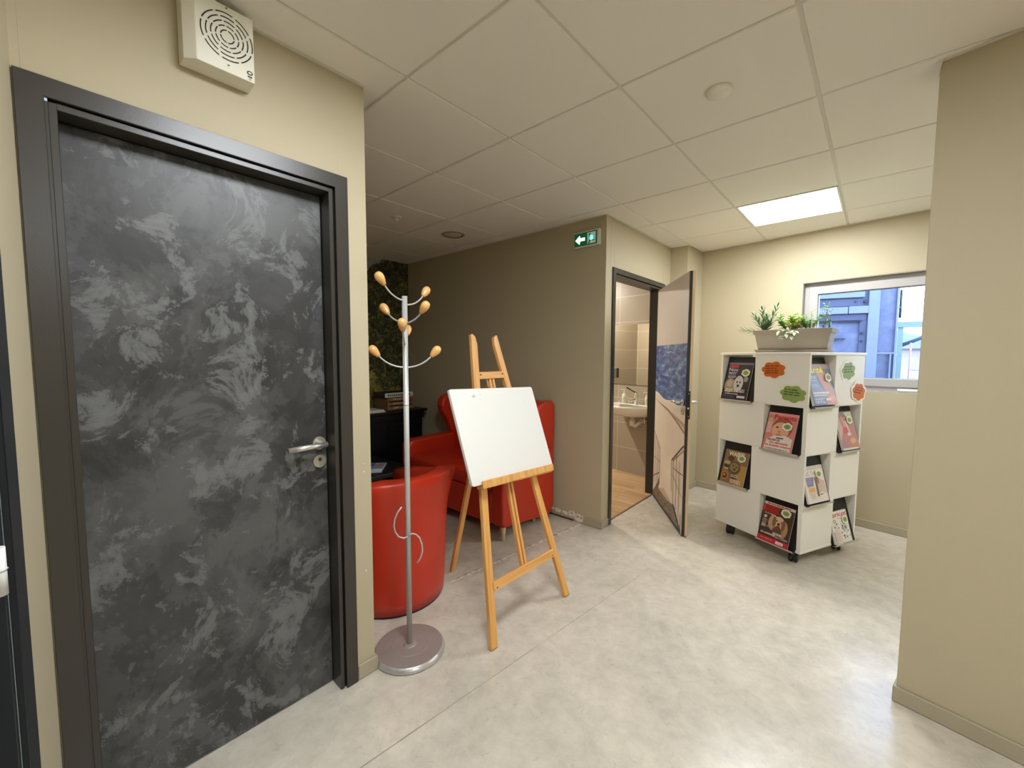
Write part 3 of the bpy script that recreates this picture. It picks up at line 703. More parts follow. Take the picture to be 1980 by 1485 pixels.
# ------------------------------------------------------------------ coat rack
PX, PY = -.168, .092
t = thing('coat_rack', 'silver metal coat rack with wooden knobs standing by the door wall corner', 'coat rack', (PX, PY, 0))
b_ = MB(); RIM = M('base_rim_lit', (196, 194, 190), .28, metal=.55); TBs = Matrix.Translation((PX, PY, 0.001))  # same metal as the base top, coloured lighter for the rim's reflection
b_.loft([[(r_*math.cos(2*math.pi*k/64), r_*math.sin(2*math.pi*k/64), z_) for k in range(64)] for r_, z_ in ((.162, 0), (.166, .003), (.165, .008), (.156, .0225), (.153, .024))], RIM, TBs, caps=False)
b_.lathe([(.1530, .0241), (.084, .0255), (.081, .0268), (.078, .0258), (.030, .0265), (.027, .0305), (.014, .0335), (.001, .0336)], ALUD, TBs, 64, False)
b_.build('base', t)
b_ = MB(); b_.cyl((PX, PY, .03), (PX-.004, PY, 1.665), .0125, ALU, seg=24); b_.cyl((PX-.003, PY, 1.170), (PX-.003, PY, 1.174), .0128, M('joint_line', (160, 158, 154), .4, metal=.4), seg=24); b_.build('pole', t)
tcx, tcy = .831, -.557; lx, ly = .557, .831
def camside(l_, f_, z): return Vector((PX-.003+lx*l_+tcx*f_, PY+ly*l_+tcy*f_, z))
def hook(l_, f_, zj, rise=.063, sc=1.0, name='hook'):
    r = math.hypot(l_, f_); ul, uf = l_/r, f_/r
    pts = []
    TM = math.radians(50); RR = (r-.026)/math.sin(TM)
    for i in range(13):
        a_ = TM*i/12; pts.append(camside(ul*(.004+RR*math.sin(a_)), uf*(.004+RR*math.sin(a_)), zj+RR*(1-math.cos(a_))*rise/.063))
    h = MB(); h.tube(pts, .0038, ALU, 8); ho = h.build(name, t)
    d = (pts[-1]-pts[-2]).normalized(); Q = d.to_track_quat('Z', 'Y').to_matrix().to_4x4(); T = Matrix.Translation(pts[-1]-d*.004) @ Q
    k = MB(); prof = [(.001, 0), (.0085, .0), (.0115, .007), (.0165, .020), (.0195, .034), (.0195, .043), (.016, .054), (.009, .060), (.001, .062)]
    k.lathe([(a_*sc, b__*sc) for a_, b__ in prof], KNOB, T, 24); k.build('knob', ho)
hook(-.100, .105, 1.645); hook(.100, -.100, 1.628); hook(-.092, -.075, 1.549); hook(.085, .085, 1.545)
hook(-.012, .125, 1.452, .075); hook(.012, -.12, 1.455); hook(-.138, .0, 1.345); hook(.138, .0, 1.345)
h = MB()
pts = [camside(l_, .014, z) for l_, z in ((-.026, .702), (-.044, .68), (-.057, .65), (-.062, .615), (-.056, .585), (-.042, .563), (-.02, .553), (0, .56))]
h.tube(pts, .0038, ALU, 8); h.build('lower_hook', t)
h = MB(); pts = [camside(l_, .014, z) for l_, z in ((0, .56), (.018, .571), (.036, .566), (.053, .547), (.063, .515), (.065, .48), (.056, .45), (.040, .428))]
h.tube(pts, .0038, ALU, 8); h.build('lower_hook', t)

# ------------------------------------------------------------------ easel
F1 = Vector((.136, .354, 0)); F2 = Vector((.148, .961, 0)); MID = (F1+F2)/2; AX = (F2-F1).normalized(); NB = Vector((-AX.y, AX.x, 0))
TH = math.radians(14.3); UPV = NB*math.sin(TH)+Vector((0, 0, math.cos(TH)))
TEa = frame(MID, AX, UPV)      # z axis towards the hall
t = thing('easel', 'honey-coloured wooden artist easel holding the white board', 'easel', tuple(MID))
def bar(p, q_, wd, z0, z1, name, m=EASELW, ends=None):
    p = Vector(p); q_ = Vector(q_); d = (q_-p); L_ = d.length; d.normalize()
    T = TEa @ Matrix.Translation((p.x, p.y, 0)) @ Matrix.Rotation(math.atan2(d.y, d.x)-math.pi/2, 4, 'Z')
    b_ = MB(); poly = ends(wd, L_) if ends else [(-wd/2, 0), (wd/2, 0), (wd/2, L_), (-wd/2, L_)]
    b_.prism(poly, z0, z1, m, T); return b_.build(name, t, bevel=.0015, seg=1, matrix=T @ Matrix.Rotation(-math.pi/2, 4, 'X'))
footL = lambda w_, L_: [(-w_/2, .004), (w_/2, .012), (w_/2, L_-.055), (w_/2-.012, L_-.012), (-w_/2+.010, L_), (-w_/2, L_-.004)]
footR = lambda w_, L_: [(-w_/2, .012), (w_/2, .004), (w_/2, L_-.004), (w_/2-.010, L_), (-w_/2+.012, L_-.012), (-w_/2, L_-.055)]
bar((-.300, 0), (-.080, 1.565), .042, -.018, .004, 'leg', ends=footL)
bar((.300, 0), (.080, 1.565), .042, -.018, .004, 'leg', ends=footR)
bar((-.246, .272), (.246, .272), .042, -.006, .010, 'crossbar')
bar((-.095, 1.331), (.095, 1.331), .040, -.010, .006, 'crossbar')
bar((-.013, .27), (-.013, 1.34), .016, -.020, .000, 'rail'); bar((.013, .27), (.013, 1.34), .016, -.020, .000, 'rail')
for x, y in ((-.225, .262), (.225, .262), (-.085, 1.335), (.085, 1.335)):
    b_ = MB(); b_.cyl(TEa @ Vector((x, y, .006)), TEa @ Vector((x, y, .0115)), .004, M('screw_brass', (110, 84, 50), .4, metal=.7), seg=10); b_.build('screw', t)
rear0 = TEa @ Vector((0, 1.30, -.03)); rear1 = Vector((-.556+.01, .720, .0))
d = rear1-rear0; T = frame(rear0, AX, d); b_ = MB(); b_.box((-.018, 0, -.010), (.018, d.length, .010), EASELW, T); b_.build('leg', t, bevel=.0015, seg=1, matrix=T @ Matrix.Rotation(-math.pi/2, 4, 'X'))
h = MB(); h.box((-.03, 1.27, -.022), (.03, 1.32, -.012), STEEL, TEa); h.build('hinge', t)
TILT = 0.0
b_ = MB(); b_.prism([(-.245, .748), (.318, .722), (.319, .7455), (-.244, .7680)], .004, .052, EASELW, TEa); b_.prism([(-.250, .750), (.320, .730), (.321, .768), (-.249, .789)], .052, .062, EASELW, TEa)
b_.build('ledge', t, bevel=.002, seg=1)
# white board resting on the ledge
CORN = [(-.306, .773), (.334, .746), (.272, 1.240), (-.353, 1.261)]
import itertools
def rounded(c4, r=.012, n=4):
    out = []
    for i in range(4):
        p = Vector(c4[i]); a = (Vector(c4[i-1])-p).normalized(); b__ = (Vector(c4[(i+1) % 4])-p).normalized()
        for k in range(n+1):
            s_ = k/n; out.append(tuple((p+a*r*(1-s_)**2+b__*r*s_**2)))
    return out
b_ = MB(); b_.prism(rounded(CORN, .014), .030, .048, M('white_board_face', (232, 231, 225), .35), TEa)
wb = b_.build('whiteboard', bevel=.0015, seg=1, origin=TEa @ Vector((0, .785, .03))); tag(wb, 'blank white board resting on the wooden easel', 'whiteboard')
a = Art(TEa, 1, 1, z0=.0486)
a.E(-.20, 1.217, .016, .008, (214, 216, 214), 14); a.E(-.202, 1.214, .007, .005, (176, 180, 184), 12); a.E(-.155, 1.220, .018, .005, (226, 227, 222), 14, .1); a.E(-.16, 1.199, .01, .004, (222, 223, 220), 12, -.3); a.E(-.25, 1.229, .02, .003, (226, 227, 222), 12)
a.flat('smudge', wb, TEa)

# ------------------------------------------------------------------ red armchair seen from behind (tub shape)
t = thing('tub_armchair', 'round-backed red leather tub armchair behind the coat rack', 'armchair', (-.70, .33, 0))
def upath(r, xa=-1.02, cx=-.665, cy=.325, ya=None, n=20):
    pts = [(xa, cy-r, 0.0)]; pts.append(((xa+cx)/2, cy-r, .15))
    for i in range(n+1):
        a_ = -math.pi/2+math.pi*i/n; pts.append((cx+r*math.cos(a_), cy+r*math.sin(a_), .3+.7*math.cos(a_)))
    pts.append(((xa+cx)/2, cy+r, .15)); pts.append((xa, cy+r, 0.0)); return pts
def ring_at(k, R_out=.30):
    po = upath(R_out)[k]; out = []
    ztop = .62+.128*min(1, po[2]*1.3); fl_ = .055*min(1, max(0, 1-(po[2]-.3)/.7)*1.8)
    prof = [(R_out-.075, .02), (R_out-.075, ztop-.03), (R_out-.060, ztop-.006), (R_out-.03, ztop), (R_out+.012+fl_, ztop-.004), (R_out+.024+fl_, ztop-.018), (R_out+.021+fl_*.8, ztop-.06), (R_out+.014+fl_*.25, .55), (R_out+.012, .45), (R_out+.004, .25), (R_out-.002, .08), (R_out-.008, .016)]
    for r_, z_ in prof:
        p = upath(r_)[k]; out.append((p[0], p[1], z_))
    return out
N_ = len(upath(.3)); b_ = MB(); b_.loft([ring_at(k) for k in range(N_)], RED, smooth=True); b_.build('shell', t)
b_ = MB(); b_.prism([(p[0], p[1]) for p in upath(.285, xa=-1.01)], .001, .018, BLACKW); b_.build('plinth', t)
b_ = MB(); b_.prism([(p[0], p[1]) for p in upath(.222, xa=-1.04)], .047, .43, RED); b_.build('seat', t, bevel=.03, seg=4)

# wingback sofa against the wall
t = thing('wingback_sofa', 'dark red leather wingback sofa against the alcove wall behind the easel', 'sofa', (-1.26, 1.55, 0))
SX0, SX1, SY0, SY1 = -1.91, -.60, 1.21, 1.885
b_ = MB(); b_.box((SX0+.12, SY0+.005, .105), (SX1-.12, SY1-.1, .36), RED); b_.build('seat_frame', t, bevel=.02, seg=3)
b_ = MB(); b_.box((SX0+.125, SY0-.01, .36), (SX1-.125, SY1-.15, .47), RED); b_.build('seat_cushion', t, bevel=.035, seg=4)
for x0, x1 in ((SX0, SX0+.125), (SX1-.125, SX1)):
    b_ = MB(); T = frame((x0, 0, 0), (0, 1, 0), (0, 0, 1))
    prof = [(SY0+.015, .10), (SY0, .14), (SY0, .56), (SY0+.03, .605), (SY1-.12, .615), (SY1-.02, .62), (SY1-.02, .12), (SY1-.08, .045)]
    b_.prism(prof, 0, x1-x0, RED, T); b_.build('armrest', t, bevel=.022, seg=4)
    b_ = MB(); prof = [(SY1-.13, .60), (SY1-.16, .68), (SY1-.20, .76), (SY1-.255, .84), (SY1-.275, .90), (SY1-.265, .955), (SY1-.225, .995), (SY1-.16, 1.015), (SY1-.04, 1.02), (SY1, .99), (SY1, .80), (SY1-.01, .60)]
    b_.prism(prof, 0 if x0 > -1 else .0, .105, RED, T @ Matrix.Translation((0, 0, .01 if x0 < -1 else .015))); b_.build('wing', t, bevel=.032, seg=4)
b_ = MB(); T = frame((0, SY1, 0), (1, 0, 0), (0, 0, 1))
xs = [SX0+.06+(SX1-SX0-.12)*i/12 for i in range(13)]
top = [(x, 1.005+.03*math.sin(math.pi*i/12)) for i, x in enumerate(xs)]
b_.prism([(SX0+.08, .12), (SX1-.08, .12)]+top[::-1], .0, .13, RED, T); b_.build('backrest', t, bevel=.03, seg=4)
for x, y in ((-.630, 1.245), (-.675, 1.675), (SX0+.06, 1.26), (SX0+.08, 1.68)):
    b_ = MB(); b_.lathe([(.001, .0), (.013, .0), (.013, .012), (.024, .105), (.001, .105)], LEGW, Matrix.Translation((x, y, .0)), 18); b_.build('leg', t)

# ------------------------------------------------------------------ alcove furniture
t = thing('black_cabinet', 'black wooden cabinet with moulded top against the mural wall', 'cabinet', (-2.58, 1.1, 0))
b_ = MB(); b_.box((-2.80, .45, .0), (-2.39, 1.80, .70), BLACKW); b_.build('body', t, bevel=.004)
b_ = MB(); b_.prism([(-2.80, .40), (-2.355, .40), (-2.355, 1.85), (-2.80, 1.85)], .775, .805, BLACKW); b_.prism([(-2.80, .43), (-2.38, .43), (-2.38, 1.82), (-2.80, 1.82)], .70, .775, BLACKW); b_.build('top', t, bevel=.008, seg=3)
for k in range(3):
    y0 = .47+k*.445; b_ = MB(); b_.box((-2.39, y0+.01, .08), (-2.375, y0+.425, .66), BLACKW); do = b_.build('door', t, bevel=.003)
    b_ = MB(); b_.cyl((-2.375, y0+.38, .56), (-2.355, y0+.38, .56), .009, M('dark_green_knob', (40, 60, 48), .3, metal=.6), seg=12); b_.build('knob', do)
t = thing('wooden_crate', 'small brown wooden crate with pale printed slats on the black cabinet', 'crate', (-2.58, 1.56, .806))
for k in range(3):
    z0 = .812+k*.047; b_ = MB(); b_.box((-2.462, 1.40, z0), (-2.450, 1.735, z0+.036), CRATEW); so = b_.build('slat', t, bevel=.001, seg=1)
    a = Art(frame((-2.4495, 1.40, z0), (0, 1, 0), (0, 0, 1)), 1, 1)
    for q_ in range(7): a.R(.07+q_*.022, .012, .07+q_*.022+.014, .026, (208, 196, 170) if q_ < (3 if k == 0 else 7) else (150, 124, 92))
    a.flat('slat_print', so, frame((-2.4495, 1.40, z0), (0, 1, 0), (0, 0, 1)))
b_ = MB(); b_.box((-2.70, 1.40, .812), (-2.462, 1.412, .945), CRATEW); b_.box((-2.70, 1.723, .812), (-2.462, 1.735, .945), CRATEW); b_.box((-2.71, 1.40, .812), (-2.70, 1.735, .945), CRATEW); b_.box((-2.71, 1.40, .806), (-2.462, 1.735, .812), CRATEW)
for y in (1.40, 1.715): b_.box((-2.462, y, .812), (-2.4495, y+.02, .945), CRATEW)
b_.build('box_body', t)
bk_ = thing('book', 'white-spined book lying across the top of the wooden crate', 'book', (-2.57, 1.55, .947))
b_ = MB(); b_.box((-2.69, 1.37, .947), (-2.449, 1.72, .995), M('book_cover_dark', (52, 46, 42), .5)); b_.box((-2.449, 1.37, .947), (-2.445, 1.72, .995), M('book_spine_white', (214, 214, 208), .5)); b_.build('cover', bk_, bevel=.003)
T = frame((-2.4445, 1.37, .947), (0, 1, 0), (0, 0, 1)); a = Art(T, 1, 1)
for q_ in range(12): a.R(.03+q_*.024, .012, .03+q_*.024+.015, .034, [(60, 70, 110), (120, 60, 60), (70, 100, 70), (50, 50, 55)][q_ % 4])
a.flat('spine_print', bk_, T)
for k, (x, y, r, c_) in enumerate(((-2.50, 1.20, .05, (226, 224, 218)), (-2.49, 1.21, -.08, (232, 214, 214)))):
    T = Matrix.Translation((x, y, .806+(1-k)*.013+.0005)) @ Matrix.Rotation(r, 4, 'Z'); b_ = MB(); b_.box((-.10, -.13, 0), (.10, .13, .012), ink(c_, .6), T)
    tag(b_.build('booklet', matrix=T, bevel=.001), ['white booklet on top of the small pile on the black cabinet', 'pale pink booklet at the bottom of the small pile on the black cabinet'][k], 'booklet', 'booklets on the black cabinet')
t = thing('coffee_table', 'low black table behind the tub armchair in the dark alcove', 'table', (-1.78, .70, 0))
b_ = MB(); b_.box((-2.12, .40, .405), (-1.50, 1.06, .44), BLACKW); b_.build('tabletop', t, bevel=.004)
for x in (-2.09, -1.57):
    for y in (.43, .99): b_ = MB(); b_.box((x, y, 0), (x+.045, y+.045, .405), BLACKW); b_.build('leg', t, bevel=.002)
T = Matrix.Translation((-1.735, .80, .441)) @ Matrix.Rotation(math.radians(50), 4, 'Z')
t = thing('table_magazine', 'pale blue magazine with orange picture lying on the low black table', 'magazine', (-1.735, .80, .4405))
b_ = MB(); b_.box((-.10, -.14, 0), (.10, .14, .010), ink((206, 214, 220)), T); b_.build('pages', t)
a = Art(T @ Matrix.Translation((-.10, -.14, .010)), .2, .28); a.R(.02, .30, .98, .98, (120, 150, 196)); a.E(.75, .75, .18, .14, (214, 120, 60)); a.E(.6, .82, .1, .06, (226, 196, 120)); a.R(.02, .03, .98, .26, (232, 236, 238)); a.P([(.05, .5), (.5, .55), (.6, .95), (.1, .9)], (70, 96, 160))
a.flat('cover', t, T @ Matrix.Translation((-.10, -.14, .010)))
T = Matrix.Translation((-1.60, .60, .441)) @ Matrix.Rotation(math.radians(60), 4, 'Z'); b_ = MB(); b_.cyl(T @ Vector((-.07, 0, .005)), T @ Vector((.07, 0, .005)), .005, PLW, seg=10)
tag(b_.build('pen', origin=T @ Vector((0, 0, 0))), 'white pen on the low black table', 'pen')

# ------------------------------------------------------------------ washroom fittings
BX = -.62; BYW = WCY(BX)-.002
DB = Vector((1, -.16, 0)).normalized(); TBn = frame((BX, BYW, 0), DB, Vector((0, 0, 1)).cross(DB))   # y axis points into the wall
t = thing('washbasin', 'white ceramic washbasin mounted on the tiled wall beyond the open door', 'washbasin', (BX, BYW, .72))
def dshape(hw, dp, z, back=0.0, n=20):
    pts = [(-hw, back, z)]
    for i in range(n+1):
        a_ = math.pi+math.pi*i/n; pts.append((hw*math.copysign(abs(math.cos(a_))**.75, math.cos(a_)), back-dp*(.28+.72*abs(math.sin(a_))**.8), z))
    pts.append((hw, back, z)); return pts
b_ = MB()
b_.loft([dshape(.16, .20, .72), dshape(.22, .32, .73), dshape(.265, .40, .77), dshape(.28, .43, .82), dshape(.283, .437, .842), dshape(.278, .430, .848), dshape(.255, .385, .846, -.03), dshape(.235, .34, .825, -.06), dshape(.18, .26, .75, -.08), dshape(.05, .10, .735, -.12)], CERAM, TBn)
b_.build('bowl', t)
b_ = MB(); b_.box((-.24, -.11, .835), (.24, 0, .847), CERAM, TBn); b_.build('tap_deck', t, bevel=.004)
b_ = MB(); b_.tube([TBn @ Vector(p) for p in ((0.0, -.13, .73), (0, -.13, .66), (.0, -.13, .62), (.03, -.12, .60), (.055, -.10, .625), (.06, -.06, .64), (.06, 0, .64))], .022, PLW, 14)
b_.lathe([(.032, 0), (.034, .02), (.034, .06), (.028, .075)], PLW, TBn @ Matrix.Translation((.0, -.13, .60)), 18); b_.build('drain_trap', t)
b_ = MB()
for x in (.06, .10): b_.cyl(TBn @ Vector((x, -.03, .62)), TBn @ Vector((x, -.05, .70)), .012, CHROME, seg=12); b_.cyl(TBn @ Vector((x, -.03, .66)), TBn @ Vector((x+.03, -.03, .66)), .014, CHROME, seg=12)
b_.build('valve', t)
t = thing('tap', 'chrome mixer tap with raised lever on the washbasin', 'tap', tuple(TBn @ Vector((0, -.07, .847))))
b_ = MB(); b_.cyl(TBn @ Vector((0, -.07, .8475)), TBn @ Vector((0, -.07, .95)), .019, CHROME, r1=.017, seg=20); b_.cyl(TBn @ Vector((0, -.07, .905)), TBn @ Vector((-.005, -.19, .885)), .012, CHROME, seg=16)
b_.build('spout', t)
b_ = MB(); b_.lathe([(.02, 0), (.021, .02), (.015, .032), (.001, .035)], CHROME, TBn @ Matrix.Translation((0, -.07, .95)), 18); b_.tube([TBn @ Vector(p) for p in ((0, -.07, .975), (-.03, -.10, 1.0), (-.075, -.15, 1.04))], [.007, .006, .008], M('dark_lever', (40, 34, 28), .3, metal=.5), 10); b_.build('tap_lever', t)
BOT = M('white_bottle', (228, 222, 200), .25)
def bottle(x, y, w_, h_, label, cat='soap bottle'):
    z0 = .8475; p = TBn @ Vector((x, y, z0)); t = thing('soap_bottle', label, cat, tuple(p), 'pump bottles on the washbasin'); T = Matrix.Translation(p)
    b_ = MB(); b_.lathe([(.001, 0), (w_, 0), (w_, h_*.75), (w_*.8, h_*.88), (.012, h_), (.001, h_)], BOT, T, 20); bo = b_.build('bottle_body', t)
    b_ = MB(); b_.lathe([(.013, h_), (.013, h_+.018), (.005, h_+.02), (.005, h_+.04), (.001, h_+.04)], PLW, T, 14); b_.box((-.042, -.008, h_+.036), (.012, .008, h_+.047), PLW, T @ Matrix.Rotation(.4, 4, 'Z')); b_.build('pump', t)
    a = T @ Matrix.Rotation(math.radians(-48+90-90), 4, 'Z')
    b_ = MB(); k = 10; r_ = w_+.0004; A = [(r_*math.cos(-1.9+1.6*i/k), r_*math.sin(-1.9+1.6*i/k), h_*.2) for i in range(k+1)]; B = [(x_, y_, h_*.62) for x_, y_, z_ in A]; b_.add(A+B, [(i, i+1, k+2+i, k+1+i) for i in range(k)], ink((200, 204, 184)), T); b_.build('bottle_label', bo)
bottle(-.155, -.075, .030, .115, 'wide white soap pump bottle left of the tap'); bottle(.135, -.06, .021, .10, 'slim white soap pump bottle right of the tap')
mm = M('mirror_silver', (225, 222, 212), .02, metal=1.0)
b_ = MB(); b_.box((-.46, -.008, 1.065), (.36, -.0, 1.765), mm, TBn)
tag(b_.build('mirror', origin=TBn @ Vector((-.05, -.004, 1.065))), 'large frameless mirror on the tiled wall above the washbasin', 'mirror')
b_ = MB(); b_.box((-.38, -.034, 1.135), (-.305, -.010, 1.255), M('grey_plastic', (96, 88, 74), .5), TBn)
tag(b_.build('wall_box', bevel=.004, origin=TBn @ Vector((-.36, -.02, 1.19))), 'small grey plastic box fixed beside the washroom mirror', 'box')
t = thing('washroom_light', 'small lit round spotlight in the ceiling of the tiled washroom', 'light', (-1.85, 2.92, 2.40))
b_ = MB(); b_.lathe([(.001, .0), (.062, 0), (.066, .004), (.060, .008), (.001, .008)], PLW, Matrix.Translation((-1.85, 2.92, 2.40)) @ Matrix.Rotation(math.pi, 4, 'X'), 32); b_.build('light_ring', t)
b_ = MB(); b_.lathe([(.001, .0085), (.050, .0085), (.040, .016), (.001, .018)], M('washroom_lamp_lit', (255, 255, 255), .5, emit=(1, .955, .87), estr=WC_LIGHT), Matrix.Translation((-1.85, 2.92, 2.40)) @ Matrix.Rotation(math.pi, 4, 'X'), 32); b_.build('lamp_shade', t)

# ------------------------------------------------------------------ magazine rack
RF = Vector((1.110, 2.267, 0)); ang = -.426; U = Vector((math.cos(ang), math.sin(ang), 0)); V = Vector((-U.y, U.x, 0))
SU, SV, ZB, ZTp = .655, .625, .087, 1.429
RLc = RF-U*SU
t = thing('magazine_rack', 'tall white revolving magazine tower on castors before the window', 'magazine rack', tuple(RF-U*SU/2+V*SV/2))
TR = frame(RLc, U, V)        # local x along left face, y deep, z up
lv = [ZTp-.016, 1.070, .752, .420, ZB+.014]
b_ = MB(); b_.box((-.006, -.006, ZTp-.018), (SU+.006, SV+.006, ZTp), WHITE, TR); b_.build('top_panel', t, bevel=.0015, seg=1)
b_ = MB(); b_.box((-.002, -.002, ZB), (SU+.002, SV+.002, ZB+.016), WHITE, TR); b_.build('bottom_panel', t, bevel=.0015, seg=1)
th = .016; SW_ = .265
def slots(k): return (.018, .283) if k % 2 == 0 else (None, None)
b_ = MB()
def vpanel(face, a0, a1, z0, z1, dp=th):
    if face == 0: b_.box((a0, 0, z0), (a1, dp, z1), WHITE, TR)
    if face == 1: b_.box((SU-dp, a0, z0), (SU, a1, z1), WHITE, TR)
    if face == 2: b_.box((SU-a1, SV-dp, z0), (SU-a0, SV, z1), WHITE, TR)
    if face == 3: b_.box((0, SV-a1, z0), (dp, SV-a0, z1), WHITE, TR)
SLOT = {}
for k in range(4):
    z1, z0 = lv[k], lv[k+1]
    for face in range(4):
        S_ = SU if face % 2 == 0 else SV
        if k % 2 == 0: a0, a1 = .018, .018+SW_
        else: a0, a1 = S_-.018-SW_-(.008 if face == 0 else .0), S_-.018-(.008 if face == 0 else 0)
        SLOT[(k, face)] = (a0, a1)
        if a0 > .05: vpanel(face, 0, a0, z0+.001, z1)
        if k % 2 == 0:
            # slot left: thin side wall, then broad panel
            vpanel(face, a1, S_, z0+.001, z1)
            # inner cheek of the slot
            if face == 0: b_.box((a1, th, z0+.001), (a1+.012, .2, z1), WHITE, TR)
            if face == 1: b_.box((SU-.2, a1, z0+.001), (SU-th, a1+.012, z1), WHITE, TR)
        else:
            vpanel(face, a1, S_-th, z0+.001, z1, .20)
            if face == 0: b_.box((a0-.012, th, z0+.001), (a0, .2, z1), WHITE, TR)
            if face == 1: b_.box((SU-.2, a0-.012, z0+.001), (SU-th, a0, z1), WHITE, TR)
for k in range(1, 4): b_.box((.004, .004, lv[k]-.007), (SU-.004, SV-.004, lv[k]+.007), WHITE, TR)
bd = MB(); bd.__dict__.update(b_.__dict__)
b_.build('carcass', t)
CR = [(.10, .05), (SU-.07, .05), (.10, SV-.07), (SU-.06, SV-.10)]
for x, y in CR:
    p = TR @ Vector((x, y, 0)); cw = MB()
    for o_ in (-.015, .015): cw.cyl(p+Vector((o_-.011, 0, .037)), p+Vector((o_+.011, 0, .037)), .036, BLACK, seg=20)
    cw.box((-.02, -.03, .03), (.02, .03, .075), BLACK, Matrix.Translation(p)); cw.cyl(p+Vector((0, 0, .07)), p+Vector((0, 0, ZB)), .012, BLACK, seg=12); cw.build('castor', t, bevel=.003)

CLEAR = M('clear_acrylic', (176, 170, 158), .15)
GREEN_ST = (142, 164, 92); ORNG = (204, 104, 34); PAPER = (236, 232, 216)
def lines(a, x0, x1, ys, col, h=.05, seed=1, w_=.10):
    r = random.Random(seed)
    for y in ys:
        x = x0+r.uniform(0, .06)*(x1-x0); end = x1-r.uniform(0, .12)*(x1-x0)
        while x < end-.02:
            e = min(end, x+r.uniform(.5, 1.6)*w_); a.R(x, y-h/2, e, y+h/2, col); x = e+w_*.22
def mini_sticker(parent, T, w_, h_, cx, cy, s_=.030):
    a = Art(T, 1, 1, z0=.0034); a.P(cloud(cx, cy, s_*1.3, s_*1.08, 6, .08), (230, 228, 204)); a.P(cloud(cx, cy, s_*.88, s_*.66, 6, .08), GREEN_ST)
    for k in range(3): a.R(cx-s_*.5, cy+s_*(.2-.25*k), cx+s_*.45, cy+s_*(.26-.25*k), (88, 104, 56))
    o = a.flat('sticker', parent, T); o['label'] = 'green cloud-shaped sticker with white border'
